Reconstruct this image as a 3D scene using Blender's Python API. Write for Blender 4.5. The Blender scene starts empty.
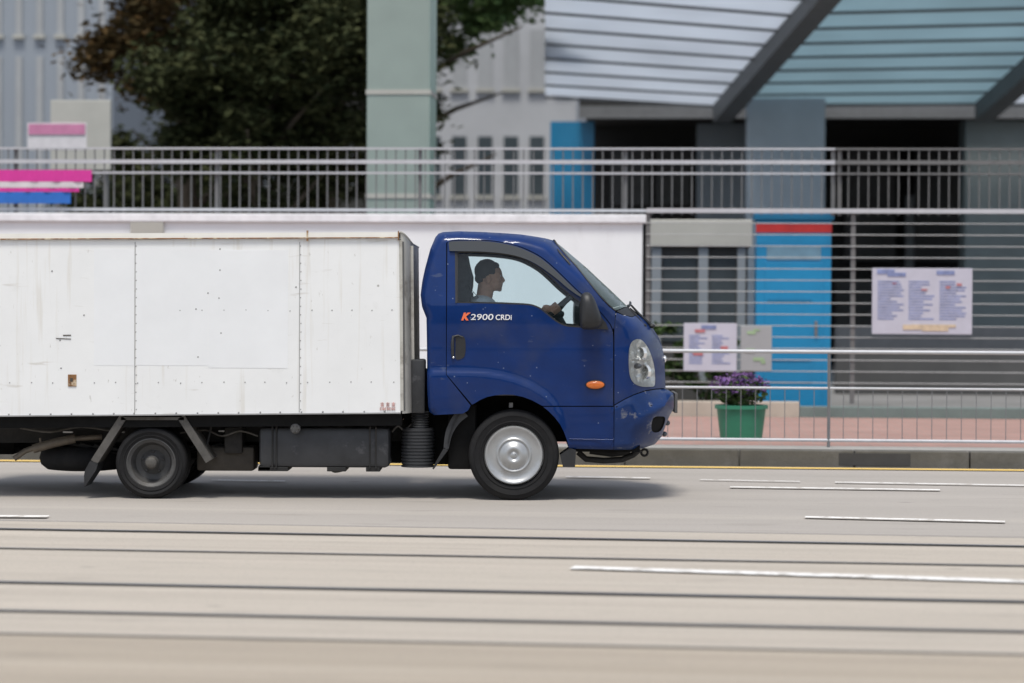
import bpy, bmesh, math, random
from mathutils import Vector, Matrix, noise, geometry
random.seed(7)
PI = math.pi
SC = bpy.context.scene
COL = SC.collection

# ------------------------------------------------------------------ camera
F_PX = 2500.0
PITCH = math.atan(41.5 / F_PX)
ROLL = 0.005
CAM = Vector((0, -18.0, 1.449))
_fwd = Vector((0, math.cos(PITCH), -math.sin(PITCH)))
_r0 = Vector((1, 0, 0)); _u0 = _r0.cross(_fwd)
RGT = (_r0 * math.cos(ROLL) + _u0 * math.sin(ROLL)).normalized()
UPV = (_u0 * math.cos(ROLL) - _r0 * math.sin(ROLL)).normalized()
cd = bpy.data.cameras.new('camera'); cam = bpy.data.objects.new('camera', cd); COL.objects.link(cam)
cam.matrix_world = Matrix(((RGT.x, UPV.x, -_fwd.x, CAM.x), (RGT.y, UPV.y, -_fwd.y, CAM.y), (RGT.z, UPV.z, -_fwd.z, CAM.z), (0, 0, 0, 1)))
cd.sensor_width = 36; cd.lens = F_PX / 1024 * 36
cd.clip_start = 0.5; cd.clip_end = 3000
cd.dof.use_dof = True; cd.dof.focus_distance = 18.1; cd.dof.aperture_fstop = 1.4
SC.camera = cam

def ray(u, v):
    return (_fwd * F_PX + RGT * (u - 512) + UPV * (341.5 - v)).normalized()
def P(u, v, Y):                      # measured photo point on the upright plane y = Y
    d = ray(u, v); return CAM + d * ((Y - CAM.y) / d.y)
def G(u, v, z=0.0):                  # measured photo point on the ground
    d = ray(u, v); return CAM + d * ((z - CAM.z) / d.z)

# ------------------------------------------------------------------ materials
MATS = {}
def mat(name, col, rough=0.6, metal=0.0, var=0.12, scale=6.0, bump=0.0, bscale=40.0, coat=0.0, stretch=(1, 1, 1), col2=None, c2pos=(0.55, 0.75), c2scale=3.0, spec=0.5, seed=0.0):
    m = bpy.data.materials.new(name); m.use_nodes = True
    nt = m.node_tree; b = nt.nodes['Principled BSDF']
    b.inputs['Roughness'].default_value = rough; b.inputs['Metallic'].default_value = metal
    b.inputs['Coat Weight'].default_value = coat; b.inputs['Coat Roughness'].default_value = 0.06
    b.inputs['Specular IOR Level'].default_value = spec
    tc = nt.nodes.new('ShaderNodeTexCoord'); mp = nt.nodes.new('ShaderNodeMapping')
    mp.inputs['Scale'].default_value = stretch; mp.inputs['Location'].default_value = (seed, seed, seed)
    nt.links.new(tc.outputs['Object'], mp.inputs['Vector'])
    n = nt.nodes.new('ShaderNodeTexNoise'); n.inputs['Scale'].default_value = scale; n.inputs['Detail'].default_value = 6; n.inputs['Roughness'].default_value = 0.65
    nt.links.new(mp.outputs['Vector'], n.inputs['Vector'])
    r = nt.nodes.new('ShaderNodeValToRGB')
    r.color_ramp.elements[0].position = 0.3; r.color_ramp.elements[1].position = 0.7
    r.color_ramp.elements[0].color = (*[c * (1 - var) for c in col], 1)
    r.color_ramp.elements[1].color = (*[min(1, c * (1 + var)) for c in col], 1)
    nt.links.new(n.outputs['Fac'], r.inputs['Fac'])
    out = r.outputs['Color']
    if col2:
        n2 = nt.nodes.new('ShaderNodeTexNoise'); n2.inputs['Scale'].default_value = c2scale; n2.inputs['Detail'].default_value = 8; n2.inputs['Roughness'].default_value = 0.7
        nt.links.new(mp.outputs['Vector'], n2.inputs['Vector'])
        r2 = nt.nodes.new('ShaderNodeValToRGB'); r2.color_ramp.elements[0].position = c2pos[0]; r2.color_ramp.elements[1].position = c2pos[1]
        nt.links.new(n2.outputs['Fac'], r2.inputs['Fac'])
        mx = nt.nodes.new('ShaderNodeMixRGB'); mx.inputs[2].default_value = (*col2, 1)
        nt.links.new(r2.outputs['Color'], mx.inputs[0]); nt.links.new(out, mx.inputs[1]); out = mx.outputs[0]
    nt.links.new(out, b.inputs['Base Color'])
    if bump:
        nb = nt.nodes.new('ShaderNodeTexNoise'); nb.inputs['Scale'].default_value = bscale; nb.inputs['Detail'].default_value = 4
        nt.links.new(mp.outputs['Vector'], nb.inputs['Vector'])
        bp = nt.nodes.new('ShaderNodeBump'); bp.inputs['Strength'].default_value = bump; bp.inputs['Distance'].default_value = 0.01
        nt.links.new(nb.outputs['Fac'], bp.inputs['Height']); nt.links.new(bp.outputs['Normal'], b.inputs['Normal'])
    m['base'] = out.node.name
    MATS[name] = m; return m

def glass(name, tint, refl=1.0, body=(0.5, 0.6, 0.6), bodyfac=0.0):
    m = bpy.data.materials.new(name); m.use_nodes = True; nt = m.node_tree; nt.nodes.clear()
    o = nt.nodes.new('ShaderNodeOutputMaterial'); t = nt.nodes.new('ShaderNodeBsdfTransparent'); t.inputs[0].default_value = (*tint, 1)
    g = nt.nodes.new('ShaderNodeBsdfGlossy'); g.inputs['Roughness'].default_value = 0.02
    f = nt.nodes.new('ShaderNodeFresnel'); f.inputs[0].default_value = 1.5
    mu = nt.nodes.new('ShaderNodeMath'); mu.operation = 'MULTIPLY'; mu.inputs[1].default_value = refl; mu.use_clamp = True
    mx = nt.nodes.new('ShaderNodeMixShader'); nt.links.new(f.outputs[0], mu.inputs[0]); nt.links.new(mu.outputs[0], mx.inputs[0])
    nt.links.new(t.outputs[0], mx.inputs[1]); nt.links.new(g.outputs[0], mx.inputs[2])
    if bodyfac:
        d = nt.nodes.new('ShaderNodeBsdfDiffuse'); d.inputs[0].default_value = (*body, 1)
        m2 = nt.nodes.new('ShaderNodeMixShader'); m2.inputs[0].default_value = bodyfac
        nt.links.new(mx.outputs[0], m2.inputs[1]); nt.links.new(d.outputs[0], m2.inputs[2]); nt.links.new(m2.outputs[0], o.inputs[0])
    else:
        nt.links.new(mx.outputs[0], o.inputs[0])
    return m

def add_layer(m, kind, scale, color, lo, hi, stretch=(1, 1, 1), amount=1.0):
    """one more layer of marks with their own shape over a material's colour"""
    nt = m.node_tree; b = nt.nodes['Principled BSDF']
    src = b.inputs['Base Color'].links[0].from_socket
    tc = nt.nodes.new('ShaderNodeTexCoord'); mp = nt.nodes.new('ShaderNodeMapping'); mp.inputs['Scale'].default_value = stretch
    nt.links.new(tc.outputs['Object'], mp.inputs['Vector'])
    if kind == 'noise':
        n = nt.nodes.new('ShaderNodeTexNoise'); n.inputs['Scale'].default_value = scale; n.inputs['Detail'].default_value = 5; o = n.outputs['Fac']
    else:
        n = nt.nodes.new('ShaderNodeTexVoronoi'); n.inputs['Scale'].default_value = scale; o = n.outputs['Distance']
    nt.links.new(mp.outputs['Vector'], n.inputs['Vector'])
    r = nt.nodes.new('ShaderNodeValToRGB')
    e0, e1 = r.color_ramp.elements
    e0.position = min(lo, hi); e1.position = max(lo, hi)
    a = (0, 0, 0, 1); w = (amount, amount, amount, 1)
    e0.color, e1.color = (a, w) if hi > lo else (w, a)
    nt.links.new(o, r.inputs['Fac'])
    mx = nt.nodes.new('ShaderNodeMixRGB'); mx.inputs[2].default_value = (*color, 1)
    nt.links.new(r.outputs['Color'], mx.inputs[0]); nt.links.new(src, mx.inputs[1]); nt.links.new(mx.outputs[0], b.inputs['Base Color'])

M = {}
M['blue'] = mat('blue_paint', (0.0025, 0.023, 0.118), 0.36, 0, 0.14, 5, 0.03, 25, coat=0.42, spec=0.12)
add_layer(M['blue'], 'voronoi', 13, (0.16, 0.2, 0.30), 0.075, 0.035)
add_layer(M['blue'], 'noise', 9, (0.10, 0.12, 0.17), 0.68, 0.73, stretch=(0.8, 1, 1.6), amount=0.35)
add_layer(M['blue'], 'noise', 3.2, (0.05, 0.055, 0.075), 0.52, 0.75, amount=0.40)
M['bump'] = mat('bumper_paint', (0.004, 0.024, 0.105), 0.40, 0, 0.2, 5, 0.05, 30, coat=0.42, spec=0.15, col2=(0.13, 0.14, 0.18), c2pos=(0.585, 0.64), c2scale=7)
M['white'] = mat('box_white', (0.79, 0.80, 0.80), 0.42, 0, 0.03, 2.2, 0.35, 2.2, col2=(0.6, 0.6, 0.58), c2pos=(0.62, 0.95), c2scale=2.5)
add_layer(M['white'], 'voronoi', 3.1, (0.38, 0.37, 0.35), 0.035, 0.018)
add_layer(M['white'], 'noise', 5, (0.5, 0.47, 0.42), 0.66, 0.74, stretch=(0.6, 1, 4), amount=0.5)
add_layer(M['white'], 'noise', 3.0, (0.58, 0.54, 0.46), 0.58, 0.72, stretch=(7, 1, 0.35), amount=0.38)
add_layer(M['white'], 'noise', 22, (0.40, 0.38, 0.34), 0.68, 0.74, stretch=(1.4, 1, 0.6), amount=0.5)
M['patch'] = mat('overpaint_white', (0.782, 0.797, 0.81), 0.38, 0, 0.03, 2.5, 0.3, 2.6)
M['cream'] = mat('cream_rail', (0.78, 0.77, 0.72), 0.5, 0, 0.05, 4, col2=(0.40, 0.2, 0.08), c2pos=(0.66, 0.72), c2scale=6)
M['rust'] = mat('rust', (0.24, 0.12, 0.05), 0.9, 0, 0.5, 14, 0.3, col2=(0.6, 0.5, 0.36), c2pos=(0.5, 0.6), c2scale=9)
M['rivet'] = mat('rivet_grey', (0.34, 0.34, 0.34), 0.5, 0.3, 0.2)
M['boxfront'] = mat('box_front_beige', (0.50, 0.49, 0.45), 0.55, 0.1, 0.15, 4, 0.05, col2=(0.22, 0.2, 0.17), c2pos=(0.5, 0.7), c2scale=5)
M['seam'] = mat('seam_dark', (0.10, 0.10, 0.10), 0.7)
M['black'] = mat('black_plastic', (0.018, 0.019, 0.021), 0.5, 0, 0.25, 8, 0.1)
M['shroud'] = mat('underbody_black', (0.008, 0.008, 0.008), 0.9, 0, 0.3, 8, spec=0.2)
M['chassis'] = mat('chassis_black', (0.014, 0.014, 0.014), 0.75, 0, 0.3, 8, 0.2, col2=(0.05, 0.045, 0.04), c2pos=(0.5, 0.8))
M['tank'] = mat('tank_grey', (0.040, 0.042, 0.046), 0.5, 0.2, 0.25, 5, 0.1, col2=(0.14, 0.14, 0.15), c2pos=(0.60, 0.78), c2scale=4)
M['liner'] = mat('headliner_bounce_grey', (0.55, 0.54, 0.52), 0.9)
M['grime'] = mat('grimy_steel', (0.10, 0.095, 0.088), 0.7, 0.3, 0.3, 9, 0.1, col2=(0.05, 0.04, 0.03), c2pos=(0.5, 0.7))
M['muffler'] = mat('muffler_brown', (0.075, 0.066, 0.055), 0.75, 0.2, 0.3, 7)
M['pipe'] = mat('exhaust_pipe', (0.17, 0.145, 0.115), 0.6, 0.5, 0.3, 9)
M['tyre'] = mat('tyre_rubber', (0.013, 0.013, 0.014), 0.75, 0, 0.2, 12, 0.1, spec=0.25, col2=(0.02, 0.019, 0.018), c2pos=(0.5, 0.8))
M['hub'] = mat('hubcap_silver', (0.42, 0.43, 0.435), 0.35, 0.55, 0.08, 9, col2=(0.30, 0.28, 0.25), c2pos=(0.58, 0.8), c2scale=6)
M['rim'] = mat('rim_grey', (0.085, 0.085, 0.085), 0.6, 0.2, 0.2, 9, col2=(0.05, 0.045, 0.04), c2pos=(0.5, 0.75), c2scale=8)
M['visor'] = glass('visor_smoke', (0.10, 0.11, 0.12), 1.3, (0.12, 0.13, 0.14), 0.5)
M['glass'] = glass('window_glass', (0.82, 0.92, 0.94), 1.0, (0.28, 0.40, 0.44), 0.02)
M['wglass'] = glass('windscreen_glass', (0.62, 0.74, 0.70), 1.6, (0.22, 0.30, 0.27), 0.22)
M['lens'] = glass('lamp_lens', (0.93, 0.95, 0.95), 1.3)
M['chrome'] = mat('lamp_reflector', (0.90, 0.90, 0.88), 0.18, 0.7, 0.05)
M['lampin'] = mat('lamp_inner', (0.97, 0.97, 0.95), 0.22, 0.5, 0.08, 30, 1.0, 24)
M['bulbdark'] = mat('lamp_dark', (0.10, 0.11, 0.12), 0.3, 0.4)
M['orange'] = mat('indicator_orange', (0.75, 0.17, 0.015), 0.25, 0, 0.08, coat=0.6)
M['txt_w'] = mat('lettering_white', (0.75, 0.75, 0.77), 0.5)
M['txt_o'] = mat('lettering_orange', (0.80, 0.16, 0.06), 0.5)
M['txt_r'] = mat('lettering_faded_red', (0.60, 0.36, 0.33), 0.6, var=0.3, scale=60)
M['seat'] = mat('seat_cloth', (0.035, 0.037, 0.042), 0.9, 0, 0.4, 30)
M['cabin'] = mat('cabin_grey', (0.16, 0.16, 0.165), 0.8)
M['skin'] = mat('skin', (0.70, 0.36, 0.24), 0.55, 0, 0.12, 25)
M['hair'] = mat('hair_black', (0.018, 0.014, 0.012), 0.6, 0, 0.4, 60, 0.4, 120)
M['shirt'] = mat('shirt_white', (0.80, 0.79, 0.80), 0.85, 0, 0.08, 12)
M['jeans'] = mat('trousers_dark', (0.03, 0.035, 0.05), 0.9)

# road and setting
M['asphalt'] = mat('road_surface', (0.375, 0.345, 0.315), 0.85, 0, 0.10, 2.6, 0.25, 70, stretch=(0.05, 1.4, 1), col2=(0.30, 0.277, 0.25), c2pos=(0.45, 0.75), c2scale=1.3)
add_layer(M['asphalt'], 'noise', 240, (0.22, 0.21, 0.2), 0.55, 0.75, amount=0.35)
M['bed'] = mat('track_bed_concrete', (0.435, 0.39, 0.335), 0.85, 0, 0.12, 2.0, 0.25, 70, stretch=(0.05, 1.8, 1), col2=(0.34, 0.30, 0.255), c2pos=(0.5, 0.75), c2scale=1.6)
add_layer(M['bed'], 'noise', 240, (0.27, 0.24, 0.22), 0.55, 0.75, amount=0.35)
M['near'] = mat('near_road_concrete', (0.37, 0.32, 0.26), 0.85, 0, 0.10, 2.5, 0.25, 70, stretch=(0.05, 1.8, 1), col2=(0.31, 0.265, 0.21), c2pos=(0.45, 0.75), c2scale=1.4)
add_layer(M['near'], 'noise', 240, (0.23, 0.2, 0.18), 0.55, 0.75, amount=0.35)
for k_ in ('asphalt', 'bed', 'near'):
    add_layer(M[k_], 'noise', 5.0, (0.17, 0.155, 0.135), 0.60, 0.74, stretch=(0.25, 1.0, 1), amount=0.30)
    add_layer(M[k_], 'noise', 1.1, (0.50, 0.46, 0.40), 0.56, 0.72, stretch=(0.06, 1.5, 1), amount=0.30)
    add_layer(M[k_], 'voronoi', 1.6, (0.12, 0.11, 0.10), 0.06, 0.02, stretch=(0.5, 1.0, 1), amount=0.6)
    add_layer(M[k_], 'noise', 60, (0.20, 0.185, 0.165), 0.56, 0.66, amount=0.35)
M['railsteel'] = mat('rail_steel', (0.36, 0.38, 0.42), 0.32, 0.85, 0.1, 20, stretch=(0.05, 1, 1))
M['groove'] = mat('rail_groove', (0.05, 0.05, 0.05), 0.9)
M['joint'] = mat('joint_tar', (0.13, 0.125, 0.12), 0.9, stretch=(0.1, 1, 1))
M['paintw'] = mat('road_paint_white', (0.78, 0.77, 0.75), 0.7, 0, 0.06, 30, col2=(0.42, 0.39, 0.35), c2pos=(0.50, 0.62), c2scale=9)
M['painty'] = mat('road_paint_yellow', (0.80, 0.55, 0.16), 0.7, 0, 0.05, 30, col2=(0.6, 0.45, 0.2), c2pos=(0.6, 0.8), c2scale=20)
M['kerb'] = mat('kerb_stone_shaded', (0.10, 0.096, 0.085), 0.85, 0, 0.15, 5, 0.2, col2=(0.14, 0.135, 0.125), c2pos=(0.5, 0.7))  # darkened stone: the shade on the kerb face is in this colour
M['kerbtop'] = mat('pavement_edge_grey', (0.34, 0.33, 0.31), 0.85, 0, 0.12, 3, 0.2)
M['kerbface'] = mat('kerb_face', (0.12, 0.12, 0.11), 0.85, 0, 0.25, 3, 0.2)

def brick(name, c1, c2, mortar, sc, bw=0.5, rh=0.25, ms=0.02, rough=0.85):
    m = bpy.data.materials.new(name); m.use_nodes = True; nt = m.node_tree; b = nt.nodes['Principled BSDF']
    tc = nt.nodes.new('ShaderNodeTexCoord'); t = nt.nodes.new('ShaderNodeTexBrick')
    t.inputs['Color1'].default_value = (*c1, 1); t.inputs['Color2'].default_value = (*c2, 1); t.inputs['Mortar'].default_value = (*mortar, 1)
    t.inputs['Scale'].default_value = sc; t.inputs['Brick Width'].default_value = bw; t.inputs['Row Height'].default_value = rh; t.inputs['Mortar Size'].default_value = ms
    nt.links.new(tc.outputs['Object'], t.inputs['Vector'])
    n = nt.nodes.new('ShaderNodeTexNoise'); n.inputs['Scale'].default_value = 1.5; n.inputs['Detail'].default_value = 6
    nt.links.new(tc.outputs['Object'], n.inputs['Vector'])
    mx = nt.nodes.new('ShaderNodeMixRGB'); mx.blend_type = 'MULTIPLY'; mx.inputs[0].default_value = 0.5
    nt.links.new(t.outputs['Color'], mx.inputs[1])
    r = nt.nodes.new('ShaderNodeValToRGB'); r.color_ramp.elements[0].color = (0.5, 0.5, 0.5, 1); r.color_ramp.elements[1].color = (1.2, 1.2, 1.2, 1)
    nt.links.new(n.outputs['Fac'], r.inputs['Fac']); nt.links.new(r.outputs['Color'], mx.inputs[2])
    nt.links.new(mx.outputs[0], b.inputs['Base Color']); b.inputs['Roughness'].default_value = rough
    return m
M['paving'] = brick('pink_paving', (0.40, 0.235, 0.20), (0.34, 0.20, 0.17), (0.28, 0.24, 0.21), 2.5, 0.5, 0.25, 0.015)
M['yard'] = mat('yard_concrete', (0.20, 0.195, 0.19), 0.9, 0, 0.15, 1.2, col2=(0.12, 0.12, 0.115), c2pos=(0.45, 0.7), c2scale=0.7)
M['plinth'] = mat('plinth_beige', (0.42, 0.37, 0.31), 0.85, 0, 0.12, 3, 0.1)
M['plinthg'] = mat('plinth_greygreen', (0.15, 0.19, 0.18), 0.85, 0, 0.12, 3, 0.1)
M['wallw'] = mat('wall_white', (0.80, 0.83, 0.85), 0.8, 0, 0.04, 1.5, 0.05, col2=(0.5, 0.5, 0.5), c2pos=(0.58, 0.85), c2scale=1.2, stretch=(1, 1, 0.4))
M['coping'] = mat('coping_white', (0.78, 0.79, 0.82), 0.7)
M['galv'] = mat('galvanised', (0.20, 0.205, 0.215), 0.45, 0.35, 0.12, 9)
M['galvl'] = mat('rail_pale_paint', (0.50, 0.51, 0.54), 0.45, 0.1, 0.08, 9)
M['galvd'] = mat('rail_dull', (0.15, 0.15, 0.15), 0.6, 0.2, 0.12, 9)
M['galv3'] = mat('fence_bar_grey', (0.15, 0.155, 0.16), 0.6, 0.1)
M['galv2'] = mat('thin_bar_paint', (0.42, 0.43, 0.43), 0.5, 0.1)
M['mint'] = brick('mint_tiles', (0.36, 0.50, 0.415), (0.33, 0.47, 0.39), (0.28, 0.34, 0.31), 5, 0.5, 0.5, 0.02, 0.4)
M['kblue'] = mat('kiosk_blue', (0.008, 0.24, 0.48), 0.45, 0, 0.06, 4, coat=0.2)
M['kblued'] = mat('kiosk_blue_dark', (0.008, 0.19, 0.38), 0.45, 0, 0.06, 4, coat=0.2)
M['kteal'] = mat('kiosk_panel', (0.16, 0.30, 0.40), 0.5)
M['kred'] = mat('kiosk_red', (0.50, 0.03, 0.03), 0.5)
M['beige'] = mat('beige_render', (0.42, 0.415, 0.38), 0.8, 0, 0.06, 2)
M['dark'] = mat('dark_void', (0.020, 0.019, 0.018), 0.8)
M['dgrey'] = mat('dark_grey_wall', (0.075, 0.075, 0.075), 0.8, 0, 0.2, 1.0)
M['colb'] = mat('column_blue_grey', (0.42, 0.48, 0.55), 0.7, 0, 0.08, 1.2)
M['cold'] = mat('column_slate', (0.24, 0.27, 0.30), 0.7, 0, 0.1, 1.2)
M['colt'] = mat('column_teal_grey', (0.16, 0.19, 0.195), 0.7, 0, 0.1, 1.2)
M['beam'] = mat('beam_dark', (0.14, 0.145, 0.15), 0.6)
M['fac1'] = mat('facade_blue_grey', (0.26, 0.29, 0.33), 0.75, 0, 0.08, 0.6, stretch=(1, 1, 0.2))
M['fac2'] = mat('facade_pale', (0.42, 0.43, 0.45), 0.8, 0, 0.1, 0.6)
M['fac3'] = mat('facade_dark', (0.05, 0.052, 0.05), 0.85, 0, 0.2, 0.6)
M['win'] = mat('window_dark', (0.06, 0.075, 0.085), 0.15, 0, 0.2, 1.0)
M['winl'] = mat('window_blind', (0.34, 0.35, 0.36), 0.4, 0, 0.1, 1.0)
M['magenta'] = mat('cloth_magenta', (0.60, 0.035, 0.30), 0.7, 0, 0.06)
M['pinkp'] = mat('paint_pink', (0.52, 0.20, 0.34), 0.7)
M['bblue'] = mat('cloth_blue', (0.02, 0.14, 0.50), 0.7)
M['bwhite'] = mat('cloth_white', (0.62, 0.60, 0.62), 0.7)
M['post'] = mat('poster_lilac', (0.50, 0.50, 0.58), 0.6, 0, 0.05, 6)
M['pr1'] = mat('print_blue', (0.20, 0.24, 0.42), 0.6, 0, 0.35, 14)
M['pr2'] = mat('print_red', (0.45, 0.16, 0.17), 0.6, 0, 0.2, 14)
M['pr3'] = mat('print_cream', (0.60, 0.48, 0.34), 0.6, 0, 0.2, 14)
M['pr4'] = mat('print_green', (0.30, 0.42, 0.25), 0.6, 0, 0.2, 14)
M['tub'] = mat('tub_green', (0.03, 0.20, 0.12), 0.5, 0, 0.1)
M['soil'] = mat('soil', (0.05, 0.035, 0.025), 0.95)
M['bark'] = mat('bark', (0.07, 0.055, 0.04), 0.9, 0, 0.3, 8, 0.4, 20)
def leafmat(name, c, c2):
    m = bpy.data.materials.new(name); m.use_nodes = True; nt = m.node_tree; b = nt.nodes['Principled BSDF']; b.inputs['Roughness'].default_value = 0.85; b.inputs['Specular IOR Level'].default_value = 0.15
    g = nt.nodes.new('ShaderNodeNewGeometry'); r = nt.nodes.new('ShaderNodeValToRGB')
    r.color_ramp.elements[0].color = (*c, 1); r.color_ramp.elements[1].color = (*c2, 1)
    nt.links.new(g.outputs['Random Per Island'], r.inputs['Fac']); nt.links.new(r.outputs['Color'], b.inputs['Base Color'])
    return m
M['leafd'] = leafmat('leaf_dark', (0.022, 0.030, 0.012), (0.05, 0.055, 0.022))
M['leafb'] = leafmat('leaf_brownish', (0.05, 0.04, 0.018), (0.10, 0.06, 0.022))
M['leafg'] = leafmat('leaf_green', (0.045, 0.085, 0.03), (0.10, 0.15, 0.05))
M['petal'] = leafmat('petal_purple', (0.12, 0.07, 0.22), (0.22, 0.12, 0.28))
def transl(name, c, gloss=0.1):
    m = bpy.data.materials.new(name); m.use_nodes = True; nt = m.node_tree; nt.nodes.clear()
    o = nt.nodes.new('ShaderNodeOutputMaterial'); d = nt.nodes.new('ShaderNodeBsdfDiffuse'); t = nt.nodes.new('ShaderNodeBsdfTranslucent'); g = nt.nodes.new('ShaderNodeBsdfGlossy')
    g.inputs['Roughness'].default_value = 0.15
    tc = nt.nodes.new('ShaderNodeTexCoord'); n = nt.nodes.new('ShaderNodeTexNoise'); n.inputs['Scale'].default_value = 0.6; nt.links.new(tc.outputs['Object'], n.inputs['Vector'])
    r = nt.nodes.new('ShaderNodeValToRGB'); r.color_ramp.elements[0].color = (*[x * 0.85 for x in c], 1); r.color_ramp.elements[1].color = (*[min(1, x * 1.12) for x in c], 1)
    nt.links.new(n.outputs['Fac'], r.inputs['Fac'])
    nt.links.new(r.outputs[0], d.inputs[0]); nt.links.new(r.outputs[0], t.inputs[0])
    a = nt.nodes.new('ShaderNodeMixShader'); a.inputs[0].default_value = 0.7; nt.links.new(d.outputs[0], a.inputs[1]); nt.links.new(t.outputs[0], a.inputs[2])
    b = nt.nodes.new('ShaderNodeMixShader'); b.inputs[0].default_value = gloss; nt.links.new(a.outputs[0], b.inputs[1]); nt.links.new(g.outputs[0], b.inputs[2])
    nt.links.new(b.outputs[0], o.inputs[0]); return m
M['glz_w'] = transl('canopy_glass_white', (0.80, 0.84, 0.90), 0.06)
M['glz_t'] = transl('canopy_glass_teal', (0.50, 0.62, 0.67), 0.06)

# ------------------------------------------------------------------ objects
def link(o, parent=None):
    COL.objects.link(o)
    if parent is not None: o.parent = parent
    return o
def tag(o, label=None, cat=None, group=None, kind=None):
    if label: o['label'] = label
    if cat: o['category'] = cat
    if group: o['group'] = group
    if kind: o['kind'] = kind
    return o
def empty(name, loc=(0, 0, 0), rz=0.0, **k):
    o = bpy.data.objects.new(name, None); o.empty_display_size = 0.2; COL.objects.link(o)
    o.location = loc; o.rotation_euler = (0, 0, rz); tag(o, **k); return o

class MB:
    def __init__(s): s.bm = bmesh.new(); s.mi = 0
    def _done(s, faces):
        for f in faces: f.material_index = s.mi
    def poly(s, pts):
        f = s.bm.faces.new([s.bm.verts.new(Vector(p)) for p in pts]); f.material_index = s.mi; return f
    def box(s, x0, x1, y0, y1, z0, z1, bevel=0.0):
        v = [s.bm.verts.new((x, y, z)) for x in (x0, x1) for y in (y0, y1) for z in (z0, z1)]
        fs = [s.bm.faces.new([v[i] for i in q]) for q in ((0, 1, 3, 2), (4, 6, 7, 5), (0, 4, 5, 1), (2, 3, 7, 6), (0, 2, 6, 4), (1, 5, 7, 3))]
        s._done(fs)
        if bevel:
            es = list({e for f in fs for e in f.edges})
            r = bmesh.ops.bevel(s.bm, geom=es, offset=bevel, segments=2, affect='EDGES', profile=0.5)
            s._done(r['faces'])
        return s
    def obox(s, a, b, w, h, up=Vector((0, 0, 1))):
        """box beam from a to b, width w across and h along up"""
        a = Vector(a); b = Vector(b); d = (b - a).normalized(); sd = d.cross(up).normalized(); u2 = sd.cross(d).normalized()
        v = [s.bm.verts.new(p + sd * (w / 2 * i) + u2 * (h / 2 * j)) for p in (a, b) for i, j in ((-1, -1), (1, -1), (1, 1), (-1, 1))]
        fs = [s.bm.faces.new([v[i] for i in q]) for q in ((3, 2, 1, 0), (4, 5, 6, 7), (0, 1, 5, 4), (1, 2, 6, 5), (2, 3, 7, 6), (3, 0, 4, 7))]
        s._done(fs); return s
    def tube(s, pts, rad, n=12, cap=True):
        pts = [Vector(p) for p in pts]; rads = rad if isinstance(rad, (list, tuple)) else [rad] * len(pts)
        rings = []; prev = None
        for i, p in enumerate(pts):
            d = (pts[min(i + 1, len(pts) - 1)] - pts[max(i - 1, 0)]).normalized()
            ref = prev if prev is not None else (Vector((0, 0, 1)) if abs(d.z) < 0.9 else Vector((1, 0, 0)))
            a = (ref - d * ref.dot(d)).normalized(); prev = a; b = d.cross(a)
            rings.append([s.bm.verts.new(p + (a * math.cos(2 * PI * k / n) + b * math.sin(2 * PI * k / n)) * rads[i]) for k in range(n)])
        fs = []
        for r0, r1 in zip(rings, rings[1:]):
            for k in range(n): fs.append(s.bm.faces.new((r0[k], r0[(k + 1) % n], r1[(k + 1) % n], r1[k])))
        if cap: fs.append(s.bm.faces.new(rings[0][::-1])); fs.append(s.bm.faces.new(rings[-1]))
        s._done(fs); return s
    def lathe(s, prof, c=(0, 0, 0), n=64, axis='y', close=False):
        """profile of (radius, depth) turned about an axis through c; axis y: depth runs along +y"""
        c = Vector(c); rings = []
        for r, h in prof:
            ring = []
            for k in range(n):
                a = 2 * PI * k / n
                if axis == 'y': p = Vector((r * math.cos(a), h, r * math.sin(a)))
                elif axis == 'z': p = Vector((r * math.cos(a), r * math.sin(a), h))
                else: p = Vector((h, r * math.cos(a), r * math.sin(a)))
                ring.append(s.bm.verts.new(c + p))
            rings.append(ring)
        fs = []
        for r0, r1 in zip(rings, rings[1:]):
            for k in range(n): fs.append(s.bm.faces.new((r0[k], r0[(k + 1) % n], r1[(k + 1) % n], r1[k])))
        if close:
            for k in range(n): fs.append(s.bm.faces.new((rings[-1][k], rings[-1][(k + 1) % n], rings[0][(k + 1) % n], rings[0][k])))
        s._done(fs); return s
    def prism(s, pts, y0, y1):
        """outline of (x, z) points, extruded from y0 to y1"""
        a = [s.bm.verts.new((p[0], y0, p[1])) for p in pts]; b = [s.bm.verts.new((p[0], y1, p[1])) for p in pts]
        fs = [s.bm.faces.new(a), s.bm.faces.new(b[::-1])]; n = len(pts)
        for i in range(n): fs.append(s.bm.faces.new((a[(i + 1) % n], a[i], b[i], b[(i + 1) % n])))
        s._done(fs); return s
    def sphere(s, c, r, sx=1, sy=1, sz=1, sub=2, rot=None):
        m = Matrix.Translation(Vector(c))
        if rot is not None: m = m @ rot
        m = m @ Matrix.Diagonal((r * sx, r * sy, r * sz, 1))
        g = bmesh.ops.create_icosphere(s.bm, subdivisions=sub, radius=1, matrix=m)
        s._done({f for v in g['verts'] for f in v.link_faces}); return s
    def build(s, name, mats, parent=None, smooth=None, local=None, **k):
        bm = s.bm
        bmesh.ops.recalc_face_normals(bm, faces=bm.faces)
        if smooth is not None:
            bm.normal_update()
            for f in bm.faces: f.smooth = True
            for e in bm.edges:
                if len(e.link_faces) == 2 and e.calc_face_angle(0) > math.radians(smooth): e.smooth = False
        me = bpy.data.meshes.new(name); bm.to_mesh(me); bm.free()
        for m in (mats if isinstance(mats, (list, tuple)) else [mats]): me.materials.append(m)
        if local is not None: me.transform(Matrix.Translation(-Vector(local)))
        o = bpy.data.objects.new(name, me); link(o, parent); tag(o, **k); return o

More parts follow.
